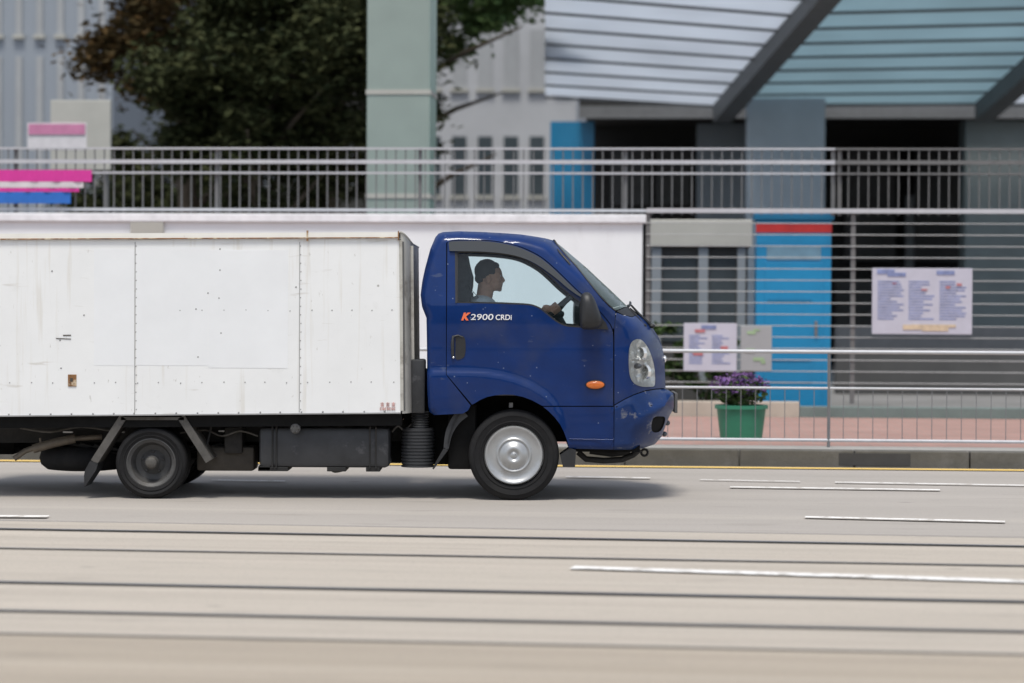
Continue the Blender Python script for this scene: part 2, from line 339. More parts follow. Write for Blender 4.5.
def text_mesh(txt, size, depth=0.003, bold=0.0, shear=0.0, xs=1.0):
    c = bpy.data.curves.new('lettering', 'FONT'); c.body = txt; c.size = size; c.extrude = depth / 2; c.offset = bold; c.shear = shear; c.space_character = 1.0
    o = bpy.data.objects.new('lettering', c); COL.objects.link(o)
    dg = bpy.context.evaluated_depsgraph_get(); dg.update()
    me = bpy.data.meshes.new_from_object(o.evaluated_get(dg)); bpy.data.objects.remove(o); 
    me.transform(Matrix.Diagonal((xs, 1, 1, 1))); return me

# ================================================================== TRUCK
TR = empty('box_truck', (0.0, 0.85, 0.0), label='small blue and white box truck with scuffed cab driving to the right', cat='truck')
TO = Vector((0.0, 0.85, 0.0))
CW = 1.70                                            # cab width: near side y=0, far side y=CW
def mirror(p): return Vector((p[0], CW - p[1], p[2]))

# silhouette of the cab in the photo: u, v, rounding width, rounding depth
SIL = [(434, 415, 5, .03), (429.5, 412, 5, .03), (428.2, 406, 5, .03), (427.2, 386, 5, .03), (427, 351, 5, .03), (426.4, 318, 6, .04), (422, 306.7, 7, .05),
       (420.5, 295, 7, .05), (422.3, 281, 7, .06), (425, 268.6, 7, .06), (430.3, 249, 7, .07), (435.4, 237.2, 8, .09), (438.5, 233.6, 8, .10), (443, 232, 8, .10), (458.6, 231.2, 8, .10),
       (480, 231.8, 8, .10), (502.5, 233, 9, .11), (520, 234.3, 9, .12), (532, 236, 10, .14), (545, 238.2, 12, .17), (554, 240.6, 14, .22), (562.6, 247.5, 15, .26), (575, 258, 15, .28),
       (587.5, 268.6, 15, .28), (599, 279.5, 15, .28), (611, 290.6, 15, .28), (627, 306, 16, .28), (635, 312.5, 18, .30), (646, 321.5, 24, .34), (653, 328.5, 30, .38),
       (658.5, 337, 34, .42), (662, 346, 38, .45), (664.2, 357, 40, .46), (665, 374, 42, .46), (665.5, 388, 42, .44), (669, 390.5, 34, .36), (673, 393, 30, .34), (674, 398, 29, .34), (673.6, 409, 29, .34),
       (670, 415, 29, .33), (666.6, 423, 29, .32), (662, 436, 28, .30), (655, 444.2, 30, .30), (643, 448.3, 16, .2), (630, 449.6, 5, .05), (614, 449.7, 3, .02), (570, 448.5, 3, .02)]
FLARE = [(400, 369), (445, 368), (470, 368.3), (488, 369.6), (502, 371.8), (515, 375), (533, 382), (548, 391.5), (557, 401), (564, 413), (569, 428), (572, 450), (572, 480), (400, 480)]
def seg_d(px, py, ax, ay, bx, by):
    dx, dy = bx - ax, by - ay; L = dx * dx + dy * dy; t = max(0, min(1, ((px - ax) * dx + (py - ay) * dy) / L)) if L else 0
    return math.hypot(px - ax - t * dx, py - ay - t * dy), t
def inside(u, v, poly):
    c = False; n = len(poly)
    for i in range(n):
        x0, y0 = poly[i][0], poly[i][1]; x1, y1 = poly[i - 1][0], poly[i - 1][1]
        if (y0 > v) != (y1 > v) and u < (x1 - x0) * (v - y0) / (y1 - y0) + x0: c = not c
    return c
def fdep(u, v):
    """how far the cab skin lies behind the flat side plane at a photo point"""
    d = 0.0
    if v < 305: d += 0.115 * ((305 - v) / 73.0) ** 1.25
    if v > 305: d += 0.02 * ((v - 345) / 70.0) ** 2 if v > 345 else 0
    if 295 < v < 345: d -= 0.006 * math.cos((v - 320) / 25 * PI / 2)
    best = 0
    for a, b in zip(SIL, SIL[1:]):
        dd, t = seg_d(u, v, a[0], a[1], b[0], b[1])
        r = a[2] + (b[2] - a[2]) * t; dep = a[3] + (b[3] - a[3]) * t
        if dd < r:
            e = dep * (1 - dd / r) ** 2
            if e > best: best = e
    d += best
    if inside(u, v, FLARE):
        dm = min(seg_d(u, v, a[0], a[1], b[0], b[1])[0] for a, b in zip(FLARE[:12], FLARE[1:12]))
        s = min(1, dm / 7.0); d -= 0.022 * s * s * (3 - 2 * s) * max(0.0, min(1.0, 1 - (dm - 14) / 60))
    # bumper line: the bumper stands proud of the door sill and front panel
    if u > 612 and v > 390:
        s = max(0, min(1, (v - 390 - max(0, (650 - u)) * 0.42) / 4)); d -= 0.016 * s
    return d
def S(u, v, off=0.0):
    y = fdep(u, v) + off; return P(u, v, y)

def dens(loop, step):
    out = []
    for i in range(len(loop)):
        a = loop[i]; b = loop[(i + 1) % len(loop)]; L = math.hypot(b[0] - a[0], b[1] - a[1]); n = max(1, int(round(L / step)))
        for k in range(n): out.append((a[0] + (b[0] - a[0]) * k / n, a[1] + (b[1] - a[1]) * k / n))
    return out
def smooth_loop(pts, n=6):
    """Catmull-Rom through open pts"""
    out = []
    for i in range(len(pts) - 1):
        p0 = pts[max(i - 1, 0)]; p1 = pts[i]; p2 = pts[i + 1]; p3 = pts[min(i + 2, len(pts) - 1)]
        for k in range(n):
            t = k / n
            out.append(tuple(0.5 * ((2 * p1[j]) + (-p0[j] + p2[j]) * t + (2 * p0[j] - 5 * p1[j] + 4 * p2[j] - p3[j]) * t * t + (-p0[j] + 3 * p1[j] - 3 * p2[j] + p3[j]) * t ** 3) for j in range(2)))
    out.append(tuple(pts[-1][:2])); return out

def skin_tris(outer, holes=(), step=3.0):
    lo = dens(outer, step); lh = [dens(h, step) for h in holes]
    pts = list(lo); edges = [(i, (i + 1) % len(lo)) for i in range(len(lo))]
    for h in lh:
        b = len(pts); pts += h; edges += [(b + i, b + (i + 1) % len(h)) for i in range(len(h))]
    us = [p[0] for p in lo]; vs = [p[1] for p in lo]; allb = list(pts)
    v = min(vs) + step / 2; row = 0
    while v < max(vs):
        u = min(us) + step * (0.25 if row % 2 else 0.75)
        while u < max(us):
            if inside(u, v, outer) and not any(inside(u, v, h) for h in holes) and min((q[0] - u) ** 2 + (q[1] - v) ** 2 for q in allb) > (step * 0.6) ** 2: pts.append((u, v))
            u += step
        v += step * 0.87; row += 1
    vv, ee, ff, *_ = geometry.delaunay_2d_cdt([Vector(p) for p in pts], edges, [], 0, 1e-4)
    tris = []
    for f in ff:
        cu = sum(vv[i][0] for i in f) / len(f); cv = sum(vv[i][1] for i in f) / len(f)
        if inside(cu, cv, outer) and not any(inside(cu, cv, h) for h in holes): tris.append(list(f))
    return [(p[0], p[1]) for p in vv], tris, [lo] + lh

def panel(name, outer, holes, material, parent, off=0.0, lip=0.03, far=True, near=True, step=3.0, local=None, strips=(), label=None, fn=None):
    """a pressed panel on the cab's side: skin, folded edge, optionally its mirror image and the strips that run across the cab"""
    vv, tris, loops = skin_tris(outer, holes, step); m = MB(); bm = m.bm
    fn = fn or S
    base = [fn(u, v, off) for u, v in vv]
    key = {}
    for side in ((0, 1) if far else (0,)) if near else (1,):
        T = (lambda p: p) if side == 0 else mirror
        vs = [bm.verts.new(T(p)) for p in base]
        for i, (u, v) in enumerate(vv): key[(side, round(u, 2), round(v, 2))] = vs[i]
        for t in tris:
            f = bm.faces.new([vs[i] for i in t]); f.smooth = True
        if lip:
            for lp in loops:
                r0 = [T(fn(u, v, off)) for u, v in lp]; r1 = [T(fn(u, v, off + lip)) for u, v in lp]
                a = [bm.verts.new(p) for p in r0]; b = [bm.verts.new(p) for p in r1]; n = len(lp)
                for i in range(n): bm.faces.new((a[i], a[(i + 1) % n], b[(i + 1) % n], b[i]))
    for st in strips:                                # st: list of (u, v) along the silhouette
        pr = None
        for (u, v) in st:
            p = fn(u, v, off); q = mirror(p); row = [p.lerp(q, k / 8) for k in range(9)]
            row = [bm.verts.new(r) for r in row]
            if pr:
                for k in range(8):
                    f = bm.faces.new((pr[k], pr[k + 1], row[k + 1], row[k])); f.smooth = True
            pr = row
    bmesh.ops.remove_doubles(bm, verts=[v for v in bm.verts if not any(len(e.link_faces) == 1 and False for e in v.link_edges)], dist=0.0004) if strips else None
    bmesh.ops.recalc_face_normals(bm, faces=bm.faces)
    for e in bm.edges:
        if len(e.link_faces) != 2 or e.calc_face_angle(0) > math.radians(50): e.smooth = False
    for f in bm.faces: f.smooth = True
    me = bpy.data.meshes.new(name); bm.to_mesh(me); bm.free(); me.materials.append(material)
    me.transform(Matrix.Translation(-(local if local is not None else TO)))
    o = bpy.data.objects.new(name, me); link(o, parent)
    if label: o['label'] = label
    return o

ARCH = [(470, 407.5), (475, 403.2), (480, 400), (487, 397), (495, 395.3), (503, 394.6), (513, 394.8), (523, 396.9), (532, 400.3), (541, 405.2)]
ARCH2 = [(543.5, 407), (549, 411.6), (555.3, 418), (560.5, 425), (564, 432), (566.8, 439.5), (568.5, 446), (569, 448.3)]
DOOR_TOP = smooth_loop([(447.4, 243.5), (449, 241.6), (458, 240.6), (472, 240.4), (488, 240.9), (503, 242.8), (517, 246.2), (529, 251), (540.6, 257.3), (552, 266.5), (564, 278), (575, 288.8), (583, 296), (592, 304.5), (600, 312.5), (606, 319.5), (610, 325), (612.6, 331.5), (613.2, 340)], 3)
WIN_IN = smooth_loop([(456.5, 303), (456.3, 275), (456.5, 256), (458, 252), (462, 251.3), (475, 251.5), (492, 252.4), (508, 254.2), (520, 257), (530, 261.5), (541, 268), (551, 276.5), (561, 286), (571, 294.5), (584, 304), (596, 314.5), (603, 322), (606.5, 329.2)], 3)
SILL = smooth_loop([(606.5, 329.4), (597, 328.6), (587.5, 327.8), (577, 327.5), (567, 326.6), (561, 324.5), (555.3, 321.3), (548, 315.5), (540.6, 309.6), (535, 306.9), (529, 305.4), (515, 304.6), (490, 303.6), (456.5, 303)], 3)
WHOLE = WIN_IN[:-1] + SILL[:-1]
door = DOOR_TOP + [(613.2, 405.8), (542.2, 405.8)] + ARCH[::-1][1:-1] + [(472, 404.6), (446.6, 374.5), (446.6, 368)]
GLASS_IN = [(556, 243.5), (562, 250.5), (568, 257.5), (576, 266), (588, 281), (599, 294.6), (608, 304.4), (615.4, 310.8)]
COWL = [(617, 311.6), (624, 314.2), (632, 316), (636, 313.6)]
sil = [(a[0], a[1]) for a in SIL]
i_top = sil.index((554, 240.6)); i_wb = sil.index((627, 306)); i_hf = sil.index((665.5, 388))
door_in = [(446.2, 374.6), (470.9, 405.6)]
# rear quarter + roof + A pillar, one pressing; strips: rear wall and roof
shell_out = [(434, 415), (429.5, 412)] + sil[2:i_top + 1] + GLASS_IN + [(615.2, 318), (614.3, 326), (613.6, 328)] + \
    [(613.0, 329.5), (610.9, 324.4)] + [(p[0] + (0.5 if p[0] > 520 else 0), p[1] - 0.7) for p in DOOR_TOP[::-1] if p[1] < 320 and p[0] > 449] + \
    [(446.2, 242.6), (446.0, 368), (446.0, 374.8), (470.6, 405.4), (468, 410.5), (463, 413.6)]
CAB = panel('cab_body', shell_out, [], M['blue'], TR, lip=0.03, strips=[sil[:i_top + 1]], local=TO)
# windscreen: the sliver on the side and the pane across
ws = sil[i_top:i_wb + 1]
gl_in = [(p[0] + 0.7, p[1] - 0.5) for p in GLASS_IN]
ws_out = [ws[0]] + ws[1:] + gl_in[::-1][0:1] + gl_in[::-1][1:]
WS = panel('windscreen', ws_out, [], M['wglass'], TR, off=0.006, lip=0.0, strips=[ws])
# black rubber surround drawn along the windscreen's inner edge
m = MB()
for T in (lambda p: p, mirror):
    m.tube([T(S(u, v, -0.002)) for u, v in smooth_loop(GLASS_IN, 4)], 0.006, 8)
m.tube([S(556, 243.5, 0), S(554, 240.6), mirror(S(554, 240.6)), mirror(S(556, 243.5, 0))], 0.009, 8)
m.build('screen_seal', M['black'], WS, smooth=50, local=TO)
# grab bar and dark pad near the top of the A pillar
m = MB(); m.tube([S(557.5, 249.5, 0.002), S(560, 253, -0.006), S(568, 262, -0.006), S(570, 265, 0.002)], [0.006, 0.011, 0.011, 0.006], 8)
m.build('drip_pad', M['black'], CAB, smooth=50, local=TO)

# front panel: headlight opening, hood, cowl
HL = smooth_loop([(636.5, 339), (632, 341.8), (629.4, 348), (628.6, 359), (629.2, 372), (631, 379), (635, 384), (642, 386.6), (649, 386.8), (654, 386.2), (655.3, 382), (655, 372), (653.9, 364), (651.6, 356), (648.6, 348.6), (645, 343.2), (641, 339.6), (636.5, 339)], 3)[:-1]
front_out = [(614.4, 328), (615.6, 319), (616.3, 312.4), (623, 315.2), (632, 317.2), (638, 314.8)] + [p for p in sil if p[0] >= 646 and p[1] < 389 and p[1] > 320] + \
    [(655.5, 388.6), (645, 390.4), (634, 394.2), (624, 399), (614.4, 404.6)]
fr_strip = [(638, 314.8)] + [p for p in sil if p[0] >= 646 and p[1] < 389 and p[1] > 320]
FRONT = panel('front_panel', front_out, [HL], M['blue'], TR, strips=[fr_strip])
# black cowl under the windscreen
cw = [(616.6, 311.2), (627, 306.6), (637.4, 314.2), (632, 316.6), (623, 314.6)]
COW = panel('wiper_cowl', cw, [], M['black'], TR, off=0.01, lip=0, strips=[[(627, 306.6), (637.4, 314.2)]])
# bumper
bump_out = [(614.4, 405.6), (624, 400), (634, 395.2), (645, 391.4), (655.5, 389.6), (665.5, 389)] + [p for p in sil if p[0] > 612 and p[1] > 389] [0:0]
bsil = [p for p in sil[i_hf + 1:] if p[0] >= 614]
bump_out = [(614.6, 405.6), (624, 400), (634, 395.2), (645, 391.4), (655.5, 389.6), (665, 389.2)] + bsil
FOG = smooth_loop([(653, 418.5), (656, 416.6), (662, 416.4), (665, 417.6), (664.5, 423), (661, 430.5), (656, 432.6), (652, 431), (651.4, 424.5), (653, 418.5)], 2)[:-1]
BUMP = panel('bumper', bump_out, [FOG], M['bump'], TR, strips=[[(665, 389.2)] + bsil])
# sill panel between arch and bumper
sill_out = [(543.4, 406.8), (613.6, 406.8), (613.6, 449.6), (570, 448.6)] + ARCH2[::-1]
for nr in (True, False):
    T = (lambda p: p) if nr else mirror
    SILLP = panel('sill_panel', sill_out, [], M['blue'], TR, near=nr, far=not nr)
    m = MB(); m.tube([T(S(569, 439, -0.002)), T(S(590, 439.4, -0.002)), T(S(613.5, 439.8, -0.002))], 0.0035, 6)
    m.build('sill_crease', M['blue'], SILLP, smooth=60, local=TO)

# doors: near and far, each a part
def make_door(side):
    near, far = side == 0, side == 1
    T = (lambda p: p) if near else mirror
    D = panel('door', door, [WHOLE], M['blue'], TR, near=near, far=far)
    # door window inside its black frame
    g = [(p[0], p[1]) for p in WHOLE]
    panel('door_window', g, [], M['glass'], D, off=0.014, lip=0, near=near, far=far, step=5)
    fr = MB()
    loop = dens(g, 4)
    for i in range(len(loop)):
        a = loop[i]; b = loop[(i + 1) % len(loop)]
        fr.obox(T(S(a[0], a[1], 0.008)), T(S(b[0], b[1], 0.008)), 0.022, 0.014, Vector((0, 1, 0)))
    fr.build('window_seal', M['black'], D, local=TO)
    # rear upright of the window and the quarter behind the door glass
    m = MB(); m.obox(T(S(455.8, 252, -0.001)), T(S(456.2, 303, -0.001)), 0.012, 0.012, Vector((0, 1, 0))); m.build('window_upright', M['black'], D, local=TO)
    # smoked wind deflector along the top
    vo = smooth_loop([(448.6, 243), (450, 241.6), (458, 240.9), (472, 240.8), (488, 241.4), (503, 243.4), (517, 246.8), (529, 251.6), (540.6, 258), (552, 267.2), (564, 278.6), (575, 289.4), (585, 297.6)], 3)
    vi = smooth_loop([(586, 299.5), (578, 295.5), (568, 288.5), (557, 279), (546, 270.6), (535, 263.5), (524, 258.4), (512, 255), (496, 252.6), (478, 251.5), (460, 251.2), (449.5, 251)], 3)
    panel('wind_deflector', vo + vi, [], M['visor'], D, off=-0.022, lip=0.018, near=near, far=far)
    # black mirror sail
    sl = [(590, 308.6), (600, 315.5), (606, 323), (608.5, 329.5), (597, 329), (588, 328.2), (587, 318)]
    panel('mirror_sail', sl, [], M['black'], D, off=-0.010, lip=0.02, near=near, far=far)
    # handle: recess, grip and lock
    hr = smooth_loop([(455.5, 336), (461, 335.4), (464, 337), (465.4, 341), (465.6, 350), (464.4, 356.5), (461, 359), (455.5, 359), (455.5, 347), (455.5, 336)], 2)[:-1]
    H = panel('door_handle', hr, [], M['black'], D, off=-0.004, lip=0.01, near=near, far=far)
    m = MB(); m.tube([T(S(453, 358, -0.004)), T(S(452.7, 352, -0.014)), T(S(452.5, 343, -0.014)), T(S(453.2, 336.6, -0.008)), T(S(458, 335.4, -0.005)), T(S(463, 337.4, -0.004))], [0.010, 0.012, 0.012, 0.010, 0.006, 0.005], 8)
    m.build('grip', M['tank'], H, smooth=50, local=TO) if False else m.build('door_grip', M['tank'], D, smooth=50, local=TO)
    m = MB(); m.sphere(T(S(453.4, 357.4, -0.010)), 0.009, sub=2); m.build('door_lock', M['chrome'], D, smooth=60, local=TO)
    # lettering and repeater lamp
    if near:
        def place(txt, u0, u1, vb, vt, mt, shear, bold, name):
            me = text_mesh(txt, 0.1, 0.003, bold, shear)
            xs = [v.co.x for v in me.vertices]; ys = [v.co.y for v in me.vertices]
            for v in me.vertices:
                u = u0 + (u1 - u0) * (v.co.x - min(xs)) / (max(xs) - min(xs)); w = vb + (vt - vb) * (v.co.y - min(ys)) / (max(ys) - min(ys))
                p = S(u, w, -0.0035 - v.co.z); v.co = p - TO
            me.materials.append(mt); me.name = name
            o = bpy.data.objects.new(name, me); link(o, D); return o
        place('K', 461.2, 470.8, 320.4, 312.6, M['txt_o'], 0.35, 0.006, 'lettering')
        place('2900', 470.6, 493.4, 320.0, 314.0, M['txt_w'], 0.1, 0.0008, 'lettering')
        place('CRDi', 495.6, 511.8, 320.0, 314.6, M['txt_w'], 0.05, 0.0015, 'lettering')
    m = MB(); c = T(S(595.3, 384.8, -0.008))
    m.sphere(c, 1.0, 0.066, 0.016, 0.029, 3)
    m.build('side_indicator', M['orange'], D, smooth=60, local=TO)
    m = MB(); m.sphere(T(S(595.3, 384.8, -0.003)), 1.0, 0.073, 0.010, 0.036, 3); m.build('indicator_base', M['black'], D, smooth=60, local=TO)
    return D
DOOR_N = make_door(0); DOOR_F = make_door(1)

# side mirrors: arm plus deep housing
for T in (lambda p: p, mirror):
    m = MB()
    prof = smooth_loop([(580.2, 303), (581.5, 295), (585, 292.4), (590, 293), (594.5, 299), (598.5, 309), (601.5, 318), (601, 325), (596, 329), (588, 329.6), (581, 328), (579.6, 318), (580.2, 303)], 3)[:-1]
    cc = (589.5, 311.5); rings = []
    for k, (sc, yy) in enumerate(((0.0, -0.235), (0.45, -0.23), (0.75, -0.215), (0.92, -0.19), (1.0, -0.15), (0.98, -0.09), (0.9, -0.06), (0.0, -0.055))):
        if sc == 0: rings.append(None); continue
        rings.append([m.bm.verts.new(T(P(cc[0] + (p[0] - cc[0]) * sc, cc[1] + (p[1] - cc[1]) * sc, yy))) for p in prof])
    rr = [r for r in rings if r]
    for a, b in zip(rr, rr[1:]):
        for k in range(len(prof)): m.bm.faces.new((a[k], a[(k + 1) % len(prof)], b[(k + 1) % len(prof)], b[k]))
    m.bm.faces.new(rr[0]); m.bm.faces.new(rr[-1][::-1])
    mo = m.build('side_mirror', M['black'], TR, smooth=50, local=TO)
    m = MB(); m.tube([T(S(600, 322, 0.0)), T(P(597, 320, -0.03)), T(P(592, 318, -0.09))], [0.022, 0.02, 0.018], 10)
    m.build('mirror_arm', M['black'], mo, smooth=50, local=TO)

# headlights: bowl, projector shapes, clear lens
for near in (True, False):
    T = (lambda p: p) if near else mirror
    L = panel('headlight', HL, [], M['lens'], TR, off=-0.004, lip=0, near=near, far=not near)
    def bowl(u, v, off=0.0):
        dm = min(seg_d(u, v, HL[i][0], HL[i][1], HL[(i + 1) % len(HL)][0], HL[(i + 1) % len(HL)][1])[0] for i in range(len(HL)))
        rip = 0.008 * math.sin(u * 0.9) + 0.014 * (((v * 0.12 + u * 0.05) % 1.0) - 0.5)
        return P(u, v, fdep(u, v) + 0.004 + 0.028 * min(1, dm / 5) + rip * min(1, dm / 4))
    panel('reflector', HL, [], M['lampin'], L, lip=0, near=near, far=not near, fn=bowl, step=2)
    for (u, v, r) in ((643.5, 372, 0.052), (640, 353.5, 0.045)):
        m = MB(); c = P(u, v, fdep(u, v) + 0.035)
        pr = [(0.012 * r / .05, 0.018), (r * 0.45, 0.02), (r * 0.8, 0.006), (r, -0.012), (r * 1.08, -0.012), (r * 1.08, 0.02)]
        m.lathe([(a, b) for a, b in pr], (0, 0, 0), 24)
        m.sphere((0, 0.012, 0), r * 0.3, 1, 1, 1, 2)
        rm = Matrix.Rotation(-0.7, 4, 'Z')
        for v_ in m.bm.verts:
            q = rm @ v_.co; q = c + q; v_.co = T(q)
        m.build('lamp_bowl', M['chrome'], L, smooth=40, local=TO)
    m = MB(); m.obox(T(P(632, 360, fdep(632, 360) + 0.012)), T(P(650, 360.5, fdep(650, 360.5) + 0.012)), 0.012, 0.01, Vector((0, 1, 0)))
    m.build('lamp_divider', M['chrome'], L, local=TO)
    m = MB(); m.sphere(T(P(637, 366, fdep(637, 366) + 0.03)), 1, 0.035, 0.03, 0.022, 2); m.build('lamp_bulb', M['bulbdark'], L, smooth=60, local=TO)

# fog lamp recess, bumper trim, number plate holder, towing eye
m = MB()
vv, tris, _ = skin_tris(FOG, [], 3)
for T in (lambda p: p, mirror):
    m = MB(); vs = [m.bm.verts.new(T(S(u, v, 0.03))) for u, v in vv]
    for t in tris: m.bm.faces.new([vs[i] for i in t])
    m.build('fog_recess', M['shroud'], BUMP, local=TO)
m = MB()
xf = P(674, 400, 0.85)
m.box(xf.x - 0.01, xf.x + 0.012, 0.62, 1.08, P(674, 413, .62).z, P(674, 393, .62).z, 0.004)
m.build('number_plate_holder', M['seam'], BUMP, local=TO)
for T in (lambda p: p, mirror):
    m = MB(); m.obox(T(S(616, 406.6, -0.003)), T(S(652, 405.4, -0.003)), 0.005, 0.006, Vector((0, 1, 0)))
    m.build('bumper_crease', M['shroud'], BUMP, local=TO)
for (u, v) in ((667.5, 423), (664.5, 434)):
    for T in (lambda p: p, mirror):
        m = MB(); m.sphere(T(P(u, v, 0.42)), 0.02, 1, 1, 1, 2); m.build('bumper_stud', M['bulbdark'], BUMP, smooth=60, local=TO)
m = MB(); c = P(644.5, 452.5, 0.45)
ringp = [c + Vector((0.024 * math.cos(a), 0, 0.024 * math.sin(a))) for a in [2 * PI * k / 16 for k in range(17)]]
m.tube(ringp, 0.009, 8); m.build('towing_eye', M['chassis'], TR, smooth=50, local=TO)
m = MB()
m.tube([P(578, 452, .3), P(586, 459, .3), P(604, 460.6, .3), P(622, 459.5, .3), P(633, 455, .3), P(640, 449, .3)], 0.022, 10)
m.tube([P(590, 450, .5), P(612, 453, .5), P(630, 451, .5)], 0.03, 10)
m.build('front_stabiliser', M['chassis'], TR, smooth=50, local=TO)
m = MB(); m.box(P(570, 450, .1).x, P(640, 450, .1).x, 0.12, CW - 0.12, P(600, 452, .1).z, P(600, 438, .1).z); m.build('front_undertray', M['shroud'], TR, local=TO)

# side badge on the nose (small bright indicator at the far corner)
for T in (lambda p: p, mirror):
    m = MB(); m.sphere(T(P(664.5, 359, 0.5)), 1, 0.016, 0.05, 0.028, 2); m.build('nose_badge', M['chrome'], FRONT, smooth=60, local=TO)

# wipers
for (a, b, c2, yy) in (((652, 326), (640, 315), (631, 305), 0.34), ((643.5, 325.5), (636, 316), (628.5, 308.5), 0.26)):
    m = MB()
    pa, pb, pc = P(a[0], a[1], yy), P(b[0], b[1], yy - 0.01), P(c2[0], c2[1], yy)
    m.sphere(pa, 0.02, 1.2, 1, 0.8, 2); m.tube([pa, pb, pc], [0.012, 0.010, 0.007], 8)
    m.tube([pc + Vector((-.02, -0.05, -0.012)), pc + Vector((0.006, 0.2, 0.012)), pc + Vector((0.015, 0.45, 0.02))], 0.009, 6)
    m.tube([P(a[0] + 1, a[1], yy), P(b[0] - 3, b[1] - 1, yy), P(c2[0] - 1, c2[1] + 3, yy)], 0.005, 6)
    m.build('wiper', M['black'], TR, smooth=50, local=TO)

# dark liner behind the shut lines and inside the arch
m = MB()
def strip_liner(pts, off, w):
    for T in (lambda p: p, mirror):
        for a, b in zip(pts, pts[1:]):
            m.obox(T(S(a[0], a[1], off)), T(S(b[0], b[1], off)), 0.004, w, Vector((0, 1, 0)))
def liner2(pts, hw, off):
    for T in (lambda p: p, mirror):
        pr = None
        for i, p in enumerate(pts):
            a = pts[max(0, i - 1)]; b = pts[min(len(pts) - 1, i + 1)]; L = math.hypot(b[0] - a[0], b[1] - a[1]); nx, ny = -(b[1] - a[1]) / L, (b[0] - a[0]) / L
            row = [m.bm.verts.new(T(S(p[0] + nx * s * hw, p[1] + ny * s * hw, off))) for s in (-1, 1)]
            if pr: m.bm.faces.new((pr[0], pr[1], row[1], row[0]))
            pr = row
liner2([(446.3, 243)] + [(446.3, v) for v in range(250, 375, 10)] + [(446.3, 374.6), (471, 405)], 2.2, 0.026)
liner2([p for p in DOOR_TOP], 2.2, 0.026)
liner2([(613.8, v) for v in range(330, 450, 8)], 2.2, 0.026)
liner2([(543, 406.3), (560, 406.3), (580, 406.3), (600, 406.3), (614, 406.3)], 2.0, 0.026)
liner2([(614, 405.2), (624, 399.6), (634, 394.8), (645, 391), (655.5, 389.2), (662, 388.8)], 2.0, 0.030)
m.build('shut_line_liner', M['shroud'], TR, local=TO)

# ------------------------------------------------------------------ cabin interior
m = MB()
def X(u): return P(u, 340, 0).x
def Z(v): return P(512, v, 0).z
m.box(X(450), X(545), 0.20, CW - 0.20, Z(243), Z(240)); m.build('headliner_bounce', M['liner'], TR, local=TO)  # pale panel added under the roof to bounce light onto the driver
m = MB(); m.box(X(434), X(640), 0.10, CW - 0.10, Z(396), Z(388)); m.build('cabin_floor', M['cabin'], TR, local=TO)
m = MB()
for T in (lambda p: p, mirror): m.box(0, 0.001, 0, .001, 0, .001)
m.bm.free(); m = MB()
# dashboard
m.prism([(X(600), Z(325)), (X(622), Z(316)), (X(640), Z(322)), (X(646), Z(350)), (X(640), Z(388)), (X(612), Z(388)), (X(606), Z(345))], 0.20, CW - 0.20)
m.build('dashboard', M['cabin'], TR, smooth=40, local=TO)
m = MB(); m.box(X(431), X(438), 0.14, CW - 0.14, Z(396), Z(312)); m.build('rear_bulkhead', M['cabin'], TR, local=TO)
# seats
for yc in (0.45, 1.25):
    m = MB()
    m.box(X(464), X(530), yc - 0.24, yc + 0.24, Z(386), Z(370), 0.03)
    m.prism([(X(458), Z(376)), (X(471), Z(376)), (X(468), Z(320)), (X(470), Z(302)), (X(470), Z(292)), (X(459), Z(292)), (X(452), Z(304)), (X(450), Z(340))], yc - 0.22, yc + 0.22)
    st = m.build('seat', M['seat'], TR, smooth=40, local=TO)
    m = MB()
    m.prism([(X(453), Z(300)), (X(467), Z(300)), (X(470), Z(286)), (X(470.5), Z(276)), (X(467), Z(264)), (X(465), Z(254)), (X(452), Z(254)), (X(452), Z(270))], yc - 0.13, yc + 0.13)
    for dy in (-0.06, 0.06): m.tube([(X(464), yc + dy, Z(295)), (X(464), yc + dy, Z(286))], 0.006, 6)
    m.build('headrest', M['seat'], st, smooth=50, local=TO)
# steering wheel (tilted, seen nearly edge on)
WC = P(554, 311, 0.45); wax = Vector((math.cos(math.radians(41)), 0, math.sin(math.radians(41))))  # in-plane direction in xz
wn = Vector((-wax.z, 0, wax.x)); RW = 0.175
m = MB(); m.tube([WC + (wax * math.cos(a) + Vector((0, 1, 0)) * math.sin(a)) * RW for a in [2 * PI * k / 40 for k in range(41)]], 0.020, 10)
m.sphere(WC - wn * 0.03, 0.06, 1, 1, 0.6, 2)
for a in (0.3, PI - 0.3, -PI / 2):
    m.tube([WC - wn * 0.03, WC + (wax * math.sin(a) * -1 + Vector((0, 1, 0)) * math.cos(a)) * RW], 0.010, 8)
m.tube([WC - wn * 0.03, WC - wn * 0.03 + Vector((0.22, 0, -0.40))], 0.03, 10)
m.build('steering_wheel', M['black'], TR, smooth=50, local=TO)
# safety belt
m = MB()
for a, b in (((468, 286), (478, 297)), ((478, 297), (500, 330)), ((500, 330), (492, 366))):
    m.obox(P(a[0], a[1], 0.30), P(b[0], b[1], 0.30), 0.05, 0.004, Vector((0.7, 0, 0.7)))
m.build('safety_belt', M['shroud'], TR, local=TO)

